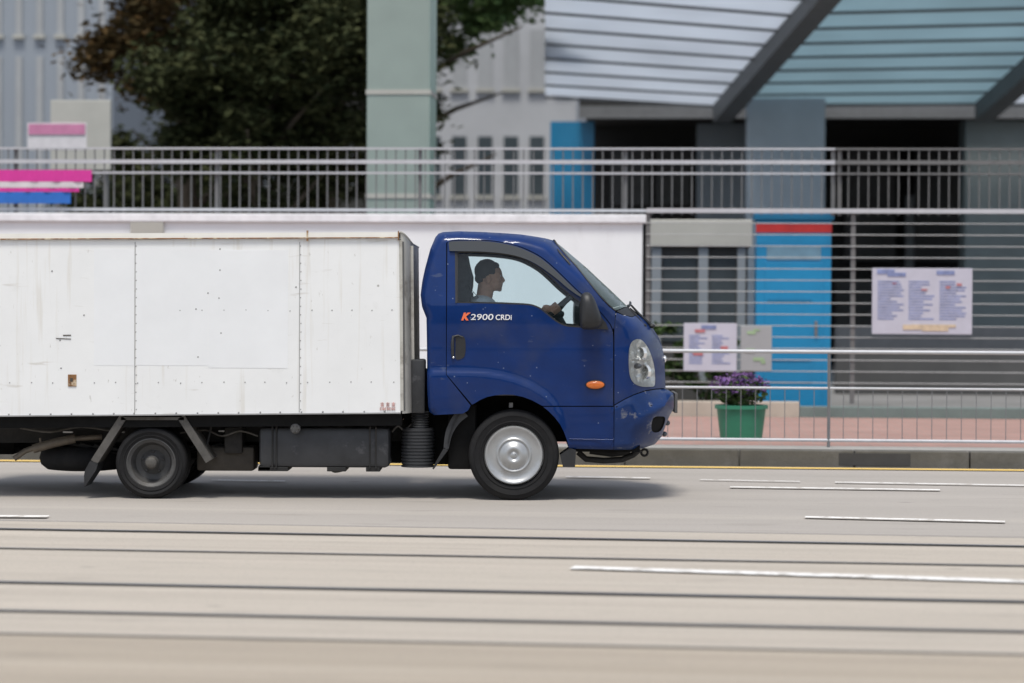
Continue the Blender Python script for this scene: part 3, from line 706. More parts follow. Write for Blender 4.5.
# ------------------------------------------------------------------ wheels
def wheel(name, u, v, R, y, width, kind, far):
    c = P(u, v, 0.04); c.y = y; c.z = R
    s = -1 if far else 1                      # s=1: outer face toward -y
    def pr(L): return [(a, s * b) for a, b in L]
    w = MB(); tw = width
    rr = R * (0.66 if kind == 'front' else 0.66)
    rr = 0.218 if kind == 'front' else 0.175
    if kind == 'front':
        # steel rim under a moulded full cap
        w.lathe(pr([(0.0, 0.05), (rr, 0.05), (rr, tw - 0.02), (rr - 0.02, tw - 0.02), (rr - 0.02, 0.08), (0.0, 0.08)]), (0, 0, 0), 48)
    else:
        w.lathe(pr([(0.0, 0.045), (0.045, 0.045), (0.05, 0.052), (0.052, 0.105), (0.09, 0.125), (0.125, 0.118), (0.135, 0.10), (0.142, 0.06), (0.150, 0.03), (0.166, 0.018), (0.172, 0.010), (rr + 0.004, 0.012), (rr + 0.006, 0.03), (rr - 0.01, tw - 0.02), (0.1, tw - 0.02)]), (0, 0, 0), 48)
        w.mi = 0
        for k in range(5):
            a = 2 * PI * k / 5 + 0.3; w.sphere((0.075 * math.cos(a), s * 0.112, 0.075 * math.sin(a)), 0.011, 1, 1, 1, 2)
    W = w.build(name, M['hub'] if kind == 'front' else M['rim'], TR, smooth=35); W.location = c - TO
    t = MB(); sw = 0.012
    tp = [(rr, 0.02), (rr + 0.006, 0.008), (rr + 0.02, 0.004), (rr + 0.022, -0.001), (rr + 0.027, -0.001), (rr + 0.03, 0.003), (R * 0.86, -0.004), (R * 0.865, -0.007), (R * 0.88, -0.007), (R * 0.885, -0.003), (R * 0.945, 0.003), (R * 0.975, 0.012), (R * 0.992, 0.026), (R, 0.045)]
    full = tp + [(R - 0.006, tw * 0.30), (R - 0.006, tw * 0.30 + 0.006), (R, tw * 0.30 + 0.008), (R, tw * 0.49), (R - 0.006, tw * 0.49 + 0.002), (R - 0.006, tw * 0.51), (R, tw * 0.51 + 0.002), (R, tw * 0.68), (R - 0.006, tw * 0.69), (R - 0.006, tw * 0.71), (R, tw * 0.72)] + [(a, tw - b) for a, b in tp[::-1]]
    t.lathe(pr(full), (0, 0, 0), 96)
    t.build('tyre', M['tyre'], W, smooth=40)
    if kind == 'front':
        h = MB(); q = rr
        h.lathe(pr([(0.0, -0.016), (0.020, -0.015), (0.026, -0.010), (0.034, -0.012), (0.040, -0.020), (0.048, -0.024), (0.060, -0.022), (0.085, -0.004), (0.098, 0.008), (0.104, 0.009), (0.110, 0.003), (0.118, 0.0), (0.126, 0.004), (0.130, 0.010), (0.150, 0.014), (0.178, 0.008), (0.190, 0.000), (0.197, -0.006), (0.206, -0.006), (0.211, 0.002), (0.212, 0.03)]), (0, 0, 0), 72)
        h.sphere((0.012, s * -0.014, 0.010), 0.006, 1, 1, 1, 1)
        h.sphere((0, s * -0.016, 0), 0.010, 0.9, 0.5, 1.8, 2)
        h.build('hubcap', M['hub'], W, smooth=45)
    else:
        h = MB(); h.lathe(pr([(0.0, 0.002), (0.030, 0.002), (0.040, 0.010), (0.045, 0.045)]), (0, 0, 0), 32); h.build('hub', M['grime'], W, smooth=40)
    return W
wheel('front_wheel', 513.8, 456, 0.328, 0.045, 0.195, 'front', False)
wheel('front_wheel', 513.8, 456, 0.328, CW - 0.045, 0.195, 'front', True)
for (yy, far) in ((0.03, False), (0.20, False), (CW + 0.03 - 0.06, True), (CW - 0.23, True)):
    wheel('rear_wheel', 151, 464.5, 0.259, yy, 0.145, 'rear', far)
FX = P(513.8, 456, 0.05).x; RX = P(151, 464.5, 0.03).x
m = MB(); m.tube([(RX, 0.35, 0.27), (RX, 1.35, 0.27)], 0.05, 12); m.sphere((RX, 0.85, 0.27), 0.15, 1, 1, 1, 3); m.build('rear_axle', M['chassis'], TR, smooth=50, local=TO)
m = MB(); m.tube([(FX, 0.2, 0.33), (FX, 1.5, 0.33)], 0.04, 12); m.build('front_axle', M['chassis'], TR, smooth=50, local=TO)
# inner arch: dark wheel housing over the front wheels
n = 20
for T in (lambda p: p, mirror):
    m = MB(); pr = None
    for k in range(n + 1):
        a = math.radians(8 + 164 * k / n); R = 0.485
        row = [m.bm.verts.new(T(Vector((FX + R * math.cos(a), y, 0.34 + R * math.sin(a))))) for y in (0.04, 0.40)]
        if pr: m.bm.faces.new((pr[0], pr[1], row[1], row[0]))
        pr = row
    m.bm.faces.new([m.bm.verts.new(T(Vector((FX + 0.485 * math.cos(math.radians(8 + 164 * k / n)), 0.40, 0.34 + 0.485 * math.sin(math.radians(8 + 164 * k / n)))))) for k in range(n + 1)])
    m.build('wheel_housing', M['shroud'], TR, local=TO)
# little paper tag / bracket seen in the arch
m = MB(); m.box(P(509, 400, .2).x, P(513, 400, .2).x, 0.26, 0.28, P(510, 408, .2).z, P(510, 403, .2).z, 0.003); m.build('arch_bracket', M['txt_w'], TR, local=TO)
# black edge flap behind the sill, in front arch, and curved mud flap behind wheel
m = MB(); m.prism([(P(570, 448, .06).x, P(570, 448, .06).z), (P(576, 450, .06).x, P(576, 450, .06).z), (P(575, 467, .06).x, P(575, 467, .06).z), (P(563, 467, .06).x, P(563, 467, .06).z), (P(560, 455, .06).x, P(560, 455, .06).z)], 0.05, 0.30)
m.build('arch_flap', M['black'], TR, smooth=40, local=TO)
def band(pts, y0, y1, th, name, material, parent=TR):
    m = MB(); q = [P(u, v, y0) for u, v in smooth_loop(pts, 4)]
    top = []; bot = []
    for i, p in enumerate(q):
        a = q[max(0, i - 1)]; b = q[min(len(q) - 1, i + 1)]; d = (b - a).normalized(); nrm = Vector((-d.z, 0, d.x))
        t = th[0] + (th[1] - th[0]) * i / (len(q) - 1)
        top.append(p + nrm * t / 2); bot.append(p - nrm * t / 2)
    m.prism([(p.x, p.z) for p in top] + [(p.x, p.z) for p in bot[::-1]], y0, y1)
    return m.build(name, material, parent, smooth=40, local=TO)
band([(464, 412), (456, 420), (449, 433), (446, 449)], 0.06, 0.27, (0.085, 0.035), 'front_mudguard', M['tank'])
band([(446, 449), (440, 458), (433, 469)], 0.06, 0.27, (0.035, 0.012), 'front_mud_flap', M['black'])
m = MB(); m.box(P(448, 440, .12).x, P(476, 440, .12).x, 0.13, 0.40, P(460, 469.5, .12).z, P(460, 404, .12).z, 0.02); m.box(P(429, 440, .3).x, P(462, 440, .3).x, 0.33, 1.2, P(460, 465, .3).z, P(460, 400, .3).z, 0.02); m.build('engine_undershield', M['shroud'], TR, smooth=40, local=TO)

# ------------------------------------------------------------------ chassis and running gear under the box
m = MB()
for y in (0.50, 1.20): m.obox(P(-60, 432, y), P(440, 430, y), 0.06, 0.16)
for u in (-40, 20, 70, 120, 180, 250, 330, 400): m.obox(P(u, 432, 0.50), P(u, 432, 0.50) + Vector((0, 0.7, 0)), 0.05, 0.1)
FR = m.build('chassis_frame', M['chassis'], TR, local=TO)
m = MB()
for u in (-45, 5, 60, 110, 160, 215, 262, 310, 355, 395): m.box(P(u, 420, .0).x - .03, P(u, 420, .0).x + .03, 0.03, 1.70, P(u, 423.5, .0).z, P(u, 418.5, .0).z)
m.obox(P(-68, 422.5, 0.05), P(402, 419.5, 0.05), 0.05, 0.085); m.obox(P(-68, 422.5, 1.6), P(402, 419.5, 1.6), 0.05, 0.085)
m.build('crossbearer', M['shroud'], TR, local=TO)
m = MB(); 
m.box(P(200, 440, .6).x, P(430, 440, .6).x, 0.62, 1.1, P(300, 463, .6).z, P(300, 424, .6).z, 0.03)     # gearbox mass
m.tube([P(172, 452, 0.85), P(260, 452, 0.85)], 0.05, 12)
m.box(P(-70, 440, 1.2).x, P(20, 440, 1.2).x, 1.0, 1.5, P(20, 453, 1.2).z, P(20, 419, 1.2).z, 0.02)
m.box(P(21, 440, 1.2).x, P(440, 440, 1.2).x, 1.15, 1.3, P(20, 450, 1.2).z, P(20, 419, 1.2).z, 0.02)
m.build('driveline', M['shroud'], TR, smooth=40, local=TO)
# leaf springs
for y in (0.42, 1.28):
    m = MB()
    for k in range(5):
        w = 85 - k * 14
        m.tube([P(151 - w, 443 + k * 1.0, y), P(151 - w / 2, 451 + k * 1.2, y), P(151, 454 + k * 1.5, y), P(151 + w / 2, 451 + k * 1.2, y), P(151 + w, 443 + k, y)], 0.012, 6)
    m.build('leaf_spring', M['chassis'], TR, smooth=50, local=TO)
# fuel tank with straps, cap
m = MB(); a = P(259, 427, 0.09); b = P(389.5, 468, 0.09)
m.box(a.x, b.x, 0.09, 0.48, b.z, a.z, 0.035)
TK = m.build('fuel_tank', M['tank'], TR, smooth=40, local=TO)
for u in (272.5, 276.5, 370, 376):
    m = MB(); m.box(P(u - .8, 430, .09).x, P(u + .8, 430, .09).x, 0.082, 0.485, b.z - 0.006, a.z + 0.006, 0.002); m.build('tank_strap', M['chassis'], TK, local=TO)
m = MB(); m.box(a.x - 0.004, P(270, 430, .09).x, 0.10, 0.46, b.z - 0.02, b.z + 0.01); 
for u0, u1 in ((258, 288), (327, 346), (366, 380)): m.box(P(u0, 430, .09).x, P(u1, 430, .09).x, 0.10, 0.44, b.z - 0.028, b.z + 0.004, 0.004)
m.build('tank_cradle', M['chassis'], TK, local=TO)
m = MB(); c = P(295.5, 428.5, 0.04)
m.lathe([(0.0, -0.03), (0.022, -0.03), (0.036, -0.022), (0.038, 0.0), (0.03, 0.01), (0.028, 0.06)], c, 20)
for k in range(6): m.sphere((c.x + 0.026 * math.cos(k * PI / 3), c.y - 0.03, c.z + 0.026 * math.sin(k * PI / 3)), 0.007, 1, 1, 1, 1)
m.build('tank_cap', M['rim'], TK, smooth=40, local=TO)
for pts in (((258, 436), (240, 431), (222, 436), (205, 430), (180, 433)), ((392, 432), (398, 426), (404, 430), (412, 424)), ((20, 428), (50, 432), (80, 427), (112, 431)), ((330, 469), (335, 472), (345, 470)), ((300, 424), (330, 427), (370, 423))):
    m = MB(); m.tube([P(u, v, 0.20) for u, v in smooth_loop(list(pts), 4)], 0.007, 6); m.build('cable', M['grime'], TR, smooth=50, local=TO)
for (u, v, w_) in ((68, 432, 10), (222, 431, 7), (122, 432, 6)):
    m = MB(); a_ = P(u, v, 0.28); m.box(a_.x - w_ * .0036, a_.x + w_ * .0036, 0.27, 0.29, a_.z - 0.006, a_.z + 0.006, 0.002); m.build('glint_plate', M['hub'], TR, local=TO)  # small pale plates stand in for white glints under the box
# ribbed air intake and canister behind the cab
m = MB(); x0 = P(400.5, 440, .1).x; x1 = P(434, 440, .1).x; xc = (x0 + x1) / 2; rad = (x1 - x0) / 2
zt = P(417, 430, .1).z; zb = P(417, 468, .1).z
pr = []; z = zb; k = 0
while z < zt: pr += [(rad, z), (rad, z + 0.012), (rad - 0.008, z + 0.014), (rad - 0.008, z + 0.02)]; z += 0.024
m.lathe([(0, zb)] + pr + [(0, z)], (xc, 0.12 + rad, 0), 32, 'z')
m.build('air_canister', M['tank'], TR, smooth=30, local=TO)
m = MB(); m.tube([P(420, 434, 0.2), P(420, 412, 0.22)], 0.06, 16)
z0 = P(420, 430, .2).z
for k in range(8): m.lathe([(0.06, 0.0), (0.068, 0.006), (0.06, 0.012)], (P(420, 420, .2).x, 0.21, z0 + k * 0.018), 20, 'z')
m.box(P(411, 380, .2).x, P(425.5, 380, .2).x, 0.12, 0.32, P(415, 413, .2).z, P(415, 359, .2).z, 0.015)
m.build('air_intake', M['tank'], TR, smooth=40, local=TO)
# gap filler between box and cab (engine cover behind the cab)
m = MB(); m.box(P(404, 400, .4).x, P(436, 400, .4).x, 0.35, 1.4, P(420, 425, .4).z, P(420, 372, .4).z); m.build('engine_cover', M['shroud'], TR, local=TO)
# brown guard plate and brackets
m = MB(); m.box(P(200, 447, .5).x, P(257, 447, .5).x, 0.3, 0.6, P(230, 471, .3).z, P(230, 447, .3).z, 0.02); m.build('muffler', M['muffler'], TR, smooth=40, local=TO)
m = MB(); m.box(P(225, 440, .3).x, P(243, 440, .3).x, 0.25, 0.45, P(230, 453, .3).z, P(230, 427, .3).z, 0.01)
m.build('valve_box', M['chassis'], TR, smooth=40, local=TO)
m = MB(); m.tube([P(213, 418, .15), P(207, 445, .15)], 0.008, 6); m.build('air_hose', M['chassis'], TR, smooth=40, local=TO)
# rear mudguard stays and flaps
def stay(a, b, w, y0, y1, name, mt):
    d = Vector((b[0] - a[0], b[1] - a[1])).normalized(); nx, ny = -d.y * w / 2, d.x * w / 2
    q = [P(a[0] + nx, a[1] + ny, y0), P(b[0] + nx, b[1] + ny, y0), P(b[0] - nx, b[1] - ny, y0), P(a[0] - nx, a[1] - ny, y0)]
    m = MB(); m.prism([(p.x, p.z) for p in q], y0, y1); return m.build(name, mt, TR, local=TO)
for y0, y1 in ((0.01, 0.30), (1.40, 1.69)):
    stay((123, 417), (94, 462), 7.5, y0, y1, 'rear_mudguard_stay', M['grime'])
    stay((181, 417), (209, 461), 7.5, y0, y1, 'rear_mudguard_stay', M['grime'])
    stay((121, 418.6), (184, 418.6), 3.0, y0, y1, 'rear_mudguard_stay', M['grime'])
for y0, y1 in ((0.01, 0.3), (1.40, 1.69)):
    m = MB(); q = [P(u, v, y0) for u, v in ((90, 461), (98, 463), (96, 470), (88, 482), (84.5, 487), (84, 476), (85, 470))]
    m.prism([(p.x, p.z) for p in q], y0, y1)
    m.build('rear_mud_flap', M['black'], TR, smooth=50, local=TO)
# exhaust pipe and spare wheel slung below
m = MB(); m.tube([P(102, 437, .35), P(74, 438.5, .33)], 0.019, 10); m.tube([P(75, 438.5, .33), P(54, 443, .3), P(33, 449, .28)], 0.033, 12)
m.tube([P(34, 448, .28), P(25, 451, .27), P(14, 459, .25)], 0.02, 10); m.tube([P(40, 438, .3), P(41, 444, .3)], 0.008, 6)
m.build('exhaust_pipe', M['pipe'], TR, smooth=50, local=TO)
m = MB(); c = P(84, 457.5, 0.62)
m.lathe([(0.12, -0.075), (0.20, -0.09), (0.27, -0.082), (0.315, -0.045), (0.328, 0.0), (0.315, 0.045), (0.27, 0.082), (0.20, 0.09), (0.12, 0.075)], c, 48, 'z', close=True)
m.build('spare_tyre', M['tyre'], TR, smooth=40, local=TO)
m = MB(); m.box(P(-66, 430, .1).x, P(-60, 430, .1).x, 0.05, 1.65, P(-60, 445, .1).z, P(-60, 438, .1).z); m.build('rear_underrun_bar', M['chassis'], TR, local=TO)

# ------------------------------------------------------------------ cargo box
BY = -0.02; BW = 1.78
tl, tr_, br, bl = P(-68, 240.6, BY), P(399, 238.8, BY), P(400.6, 413.5, BY), P(-66, 417.2, BY)
m = MB()
def bq(a, b): return a.lerp(b, 0)
nose = []                                        # plan curve of the front: x offset, y offset
for k in range(9):
    a = PI / 2 * k / 8; nose.append((0.012 + 0.075 * math.sin(a), 0.0 + 0.34 * (1 - math.cos(a))))
# side skin, near
m.poly([tl, tr_, br, bl])
FY = BY + BW
def fy(p): return Vector((p.x, FY - (p.y - BY), p.z))
m.poly([fy(p) for p in (tl, bl, br, tr_)])
m.poly([tl, bl, fy(bl), fy(tl)])
m.poly([bl, br, fy(br), fy(bl)])
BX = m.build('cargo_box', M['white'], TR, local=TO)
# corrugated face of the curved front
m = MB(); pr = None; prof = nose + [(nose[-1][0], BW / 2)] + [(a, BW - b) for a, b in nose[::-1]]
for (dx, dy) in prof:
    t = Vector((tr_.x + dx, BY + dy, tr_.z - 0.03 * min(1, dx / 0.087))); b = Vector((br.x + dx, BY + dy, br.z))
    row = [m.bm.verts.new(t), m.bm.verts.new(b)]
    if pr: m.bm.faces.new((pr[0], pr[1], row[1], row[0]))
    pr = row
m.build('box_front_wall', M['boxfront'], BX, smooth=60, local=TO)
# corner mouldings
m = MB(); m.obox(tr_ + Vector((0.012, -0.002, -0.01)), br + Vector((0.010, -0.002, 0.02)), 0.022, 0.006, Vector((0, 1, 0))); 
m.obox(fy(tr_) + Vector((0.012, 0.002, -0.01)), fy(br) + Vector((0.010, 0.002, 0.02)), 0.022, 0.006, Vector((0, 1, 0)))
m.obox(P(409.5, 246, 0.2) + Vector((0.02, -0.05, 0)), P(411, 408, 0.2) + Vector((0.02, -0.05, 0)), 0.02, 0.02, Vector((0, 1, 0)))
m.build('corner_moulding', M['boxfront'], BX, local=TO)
m = MB(); m.obox(tr_ + Vector((0.030, 0.008, -0.02)), br + Vector((0.028, 0.008, 0.02)), 0.012, 0.012, Vector((0, 1, 0)))
m.build('corner_seam', M['seam'], BX, local=TO)
m = MB()
m.box(P(94, 300, BY).x, P(134.3, 300, BY).x, BY - 0.0012, BY + .001, P(100, 365.5, BY).z, P(100, 249, BY).z)
m.box(P(136, 300, BY).x, P(208, 300, BY).x, BY - 0.0012, BY + .001, P(170, 365.5, BY).z, P(170, 247, BY).z)
m.box(P(208.4, 300, BY).x, P(288, 300, BY).x, BY - 0.0016, BY + .001, P(250, 368, BY).z, P(250, 250, BY).z)
m.build('overpainted_patch', M['patch'], BX, local=TO)
# roof with overhanging cream rail and its rust line
m = MB()
rp = []
a0, a1 = P(-69, 233.6, BY), P(398.5, 231.8, BY)
m.obox((a0 + tl) / 2 + Vector((0, -0.004, 0.003)), (a1 + tr_) / 2 + Vector((0, -0.004, 0.003)), 0.02, (a0 - tl).length - 0.012)
m.obox(fy((a0 + tl) / 2), fy((a1 + tr_) / 2), 0.02, (a0 - tl).length - 0.012)
cr = []
for k in range(13):
    t = k / 12; yy = BY + BW * t; zz = 0.03 * math.sin(PI * t)
    cr.append([m.bm.verts.new(Vector((a0.x, yy, a0.z - 0.004 + zz * .3))), m.bm.verts.new(Vector((a1.x, yy, a1.z - 0.004 + zz * .3)))])
for p, q in zip(cr, cr[1:]): m.bm.faces.new((p[0], p[1], q[1], q[0]))
m.build('roof_rail', M['cream'], BX, local=TO)
m = MB()
m.obox(tl + Vector((0, -0.014, 0.008)), tr_ + Vector((0, -0.014, 0.008)), 0.010, 0.008); m.box(a1.x - 0.004, a1.x + 0.004, BY - 0.02, BY + 0.02, tr_.z - 0.01, a1.z + 0.005)
xx = P(307.5, 235, BY).x; m.box(xx - 0.006, xx + 0.006, BY - 0.018, BY + 0.01, P(307, 241, BY).z, P(307, 230.5, BY).z)
m.build('rust_strip', M['rust'], BX, local=TO)
m = MB(); pr = [Vector((a1.x + dx, BY + dy - 0.004, a1.z - 0.08 * (dx / 0.087) ** 2 * (1 if dy < 0.4 else 1))) for dx, dy in nose]
m.tube(pr + [Vector((pr[-1].x, BY + BW / 2, pr[-1].z)), Vector((pr[-1].x, BY + BW - 0.3, pr[-1].z))], 0.008, 8); 
# front cap of roof filling down to the front wall
pv = None
for (dx, dy), p in zip(nose, pr):
    row = [m.bm.verts.new(p), m.bm.verts.new(Vector((tr_.x + dx, BY + dy, tr_.z - 0.03 * min(1, dx / 0.087))))]
    if pv: m.bm.faces.new((pv[0], pv[1], row[1], row[0]))
    pv = row
m.build('roof_front_cap', M['boxfront'], BX, smooth=60, local=TO)
# rivets, seams and repair marks
m = MB()
def rv(u, v, r=0.0055): m.sphere(P(u, v, BY - 0.001), r, 1, 0.5, 1, 1)
u = 10
while u < 396:
    rv(u + random.uniform(-1, 1), 383 - (u - 10) * 0.0022 + random.uniform(-.5, .5)); u += 21.3
u = 9
while u < 396: rv(u + random.uniform(-.6, .6), 414.4 - (u - 10) * 0.0082, 0.0075); u += 20.9
for u in range(304, 392, 20): rv(u + 8, 310 + random.uniform(-.5, .5)); 
for u in range(180, 300, 22): rv(u, 310 + random.uniform(-1, 1), 0.005)
for us in (135.2, 299.8):
    v = 246
    while v < 412: rv(us + 0.9 + random.uniform(-.3, .3), v, 0.005); v += 8.6
for (u, v) in ((208, 293), (219, 298), (221, 333), (198, 357), (220, 270), (61, 368), (296, 287), (220, 249), (196, 309), (52, 271), (84, 315), (60, 340)): rv(u, v, 0.007)
RVT = m.build('rivet_rows', M['rivet'], BX, smooth=60, local=TO)
m = MB()
for us in (135.0, 299.6): m.box(P(us - .35, 300, BY).x, P(us + .35, 300, BY).x, BY - 0.0025, BY + 0.001, P(us, 412.5, BY).z, P(us, 242, BY).z)
m.obox(P(-66, 416.6, BY - .004), P(400.6, 413.0, BY - .004), 0.008, 0.009)
m.build('panel_seam', M['rivet'], BX, local=TO)
m = MB()
m.box(P(68, 380, BY).x, P(76.5, 380, BY).x, BY - 0.006, BY + 0.001, P(70, 386.5, BY).z, P(70, 374.5, BY).z, 0.002)
PT = m.build('rusty_marker_plate', M['rust'], BX, local=TO)
m = MB(); m.box(P(70.3, 380, BY).x, P(73.0, 380, BY).x, BY - 0.0085, BY + 0.001, P(70, 381.5, BY).z, P(70, 378, BY).z); m.mi = 0
m.obox(P(56, 338.3, BY - .002), P(71, 339, BY - .002), 0.003, 0.005); m.obox(P(63, 335.3, BY - .002), P(71, 335.2, BY - .002), 0.003, 0.007)
m.build('scrape_mark', M['muffler'], BX, local=TO)
# faded red stencilled notice: two rows of small strokes
m = MB()
def stroke(u0, v0, u1, v1): m.obox(P(u0, v0, BY - .0035), P(u1, v1, BY - .0035), 0.002, 0.005)
random.seed(3)
for k in range(3):
    u = 380.4 + k * 5.6
    stroke(u, 403.2, u + 3.6, 403.2); stroke(u + 1.8, 402.2, u + 1.8, 406); stroke(u + .3, 404.8, u + 3.3, 404.8); stroke(u + .2, 406, u + 3.4, 406)
for k in range(7):
    u = 380.2 + k * 2.3
    stroke(u, 407.6, u, 410); stroke(u, 407.8, u + 1.3, 407.8); stroke(u, 409.8, u + 1.3, 409.8)
    if k % 2: stroke(u + 1.3, 407.8, u + 1.3, 409.9)
m.build('stencilled_notice', M['txt_r'], BX, local=TO)

# ================================================================== DRIVER
def remeshed(name, mb, voxel, material, parent=None, smooth_it=4, origin=(0, 0, 0)):
    me = bpy.data.meshes.new(name); mb.bm.to_mesh(me); mb.bm.free()
    o = bpy.data.objects.new(name, me); COL.objects.link(o)
    r = o.modifiers.new('r', 'REMESH'); r.mode = 'VOXEL'; r.voxel_size = voxel; r.use_smooth_shade = True
    s = o.modifiers.new('s', 'SMOOTH'); s.iterations = smooth_it; s.factor = 0.5
    dg = bpy.context.evaluated_depsgraph_get(); dg.update()
    me2 = bpy.data.meshes.new_from_object(o.evaluated_get(dg)); bpy.data.objects.remove(o); bpy.data.meshes.remove(me)
    me2.name = name; me2.materials.clear(); me2.materials.append(material); me2.transform(Matrix.Translation(-Vector(origin)))
    for p in me2.polygons: p.use_smooth = True
    o = bpy.data.objects.new(name, me2); link(o, parent); return o
DY = 0.45
def D(u, v, dy=0.0): return P(u, v, DY + dy)
PB = D(478, 372)
def capsule(m, a, ra, b, rb):
    m.sphere(a, ra, sub=2); m.sphere(b, rb, sub=2); m.tube([a, b], [ra, rb], 16)
ry = lambda deg: Matrix.Rotation(math.radians(deg), 4, 'Y')
b = MB()
# head: cranium, face wedge, jaw, nose, brow, lips, chin, ears
b.sphere(D(487.2, 271.5), 1, 0.093, 0.074, 0.086, 3)
b.sphere(D(492.5, 276), 1, 0.074, 0.064, 0.090, 3)
b.sphere(D(495.8, 284), 1, 0.052, 0.050, 0.052, 3)
b.sphere(D(499.6, 289.3), 0.0185, sub=2)                                       # chin
b.sphere(D(500.6, 285.2), 1, 0.014, 0.026, 0.011, 2)                            # lips
capsule(b, D(500.6, 275.2), 0.010, D(503.6, 280.4), 0.0125)                     # nose
for s in (-1, 1):
    b.sphere(D(499.4, 273.4, s * 0.028), 1, 0.013, 0.026, 0.010, 2)              # brow
    b.sphere(D(498.8, 279.8, s * 0.036), 0.021, sub=2)                           # cheek
    b.sphere(D(503.2, 281.6, s * 0.010), 0.0085, sub=2)
    b.sphere(D(488.2, 279.6, s * 0.070), 1, 0.021, 0.012, 0.034, 2)              # ear
capsule(b, D(486.5, 284), 0.062, D(484, 299), 0.060)                            # neck
# torso
b.sphere(D(481.5, 312), 1, 0.115, 0.20, 0.12, 3); b.sphere(D(479, 330), 1, 0.125, 0.18, 0.17, 3); b.sphere(D(478, 358), 1, 0.135, 0.175, 0.13, 3)
for s in (-1, 1):
    b.sphere(D(482, 307, s * 0.19), 0.062, sub=2)
    elbow = D(510, 334, s * 0.24); 
    wr = D(541.5, 312.5, s * 0.165)
    capsule(b, D(482, 307, s * 0.19), 0.056, elbow, 0.043); capsule(b, elbow, 0.043, wr, 0.028)
    # hand gripping the rim at its near / far side
    rc = WC + Vector((0, s * RW * 0.985, 0)) + wax * (0.02)
    palm = D(547.5, 308.5, s * 0.178)
    b.sphere(palm, 1, 0.042, 0.019, 0.028, 2, rot=ry(20)); capsule(b, wr, 0.027, palm, 0.024)
    for k in range(4):
        base = palm + wax * 0.006 + Vector((0.030, 0, 0.018)) + wax * (k * 0.0155 - 0.020)
        ln = (0.9, 1.0, 0.95, 0.8)[3 - k]
        c0 = rc + wax * (k * 0.0185 - 0.034)
        p1 = c0 + wn * 0.029 * 1.0 + Vector((0.0, -s * 0.010, 0)); p2 = c0 + Vector((0.004, s * 0.027 * ln, 0)) + wn * 0.008; p3 = c0 - wn * 0.024 * ln + Vector((0, s * 0.004, 0))
        capsule(b, base, 0.0105, p1, 0.0095); capsule(b, p1, 0.0095, p2, 0.0088); capsule(b, p2, 0.0088, p3, 0.008)
    th0 = palm + Vector((0.0, -s * 0.012, -0.012)); th1 = rc - wax * 0.045 - wn * 0.012 + Vector((0, -s * 0.018, 0)); th2 = rc - wax * 0.022 - wn * 0.020 + Vector((0, -s * 0.012, 0))
    capsule(b, th0, 0.013, th1, 0.0115); capsule(b, th1, 0.0115, th2, 0.009)
    # legs
    hip = D(480, 366, s * 0.10); kn = D(527, 362, s * 0.14); an = D(552, 382, s * 0.13)
    capsule(b, hip, 0.085, kn, 0.060); capsule(b, kn, 0.058, an, 0.042); capsule(b, an, 0.04, an + Vector((0.15, 0, -0.03)), 0.03)
BODY = remeshed('person', b, 0.0055, M['skin'], None, 2, PB)
BODY.location = PB
tag(BODY, 'driver in white T-shirt gripping the steering wheel behind the truck window', 'person')
h = MB()
h.sphere(D(487.0, 270.9), 1, 0.0925, 0.0815, 0.088, 3)
h.sphere(D(494.3, 266.0), 1, 0.040, 0.058, 0.031, 2)
for k in range(90):
    a = random.uniform(-0.2, PI * 1.1); bb = random.uniform(-1, 1)
    h.sphere(D(486.6 + 11.4 * math.cos(a) * (1 - 0.35 * bb * bb), 270.6 - 11.0 * math.sin(a) * (1 - 0.3 * bb * bb), bb * 0.055), 0.009, sub=1)
h.sphere(D(481, 278), 1, 0.049, 0.066, 0.048, 2)
hair = remeshed('hair', h, 0.005, M['hair'], BODY, 1, PB)
# keep the face clear: drop the hair that would cover it
bm = bmesh.new(); bm.from_mesh(hair.data)
cutp = D(495.6, 268.4) - PB
kill = [v for v in bm.verts if (v.co.x > cutp.x and v.co.z < cutp.z) or (v.co.x > (D(490.5, 0) - PB).x and v.co.z < (D(489, 274.5) - PB).z) or (v.co.x > (D(484.6, 0) - PB).x and v.co.z < (D(489, 278.6) - PB).z) or v.co.z < (D(489, 283.6) - PB).z]
bmesh.ops.delete(bm, geom=kill, context='VERTS'); bm.to_mesh(hair.data); bm.free()
s_ = MB()
s_.sphere(D(481.5, 312), 1, 0.128, 0.215, 0.13, 3); s_.sphere(D(479, 330), 1, 0.14, 0.195, 0.18, 3); s_.sphere(D(478, 358), 1, 0.148, 0.19, 0.12, 3)
s_.sphere(D(483, 302), 1, 0.085, 0.11, 0.045, 2)
for s in (-1, 1): capsule(s_, D(482, 306.5, s * 0.19), 0.071, D(500, 325, s * 0.225), 0.062)
remeshed('shirt', s_, 0.008, M['shirt'], BODY, 3, PB)
t_ = MB()
for s in (-1, 1):
    hip = D(480, 366, s * 0.10); kn = D(527, 362, s * 0.14); an = D(552, 380, s * 0.13)
    capsule(t_, hip, 0.10, kn, 0.072); capsule(t_, kn, 0.070, an, 0.055)
remeshed('trousers', t_, 0.01, M['jeans'], BODY, 3, PB)
for s in (-1, 1):
    e = MB(); e.obox(D(496.6, 272.6, s * 0.040), D(500.6, 272.4, s * 0.022), 0.004, 0.006); e.build('eyebrow', M['hair'], BODY, local=PB)
e = MB()
for s in (-1, 1): e.sphere(D(499.8, 275.9, s * 0.027), 1, 0.012, 0.013, 0.008, 2)
e.build('eyes', M['txt_w'], BODY, smooth=60, local=PB)

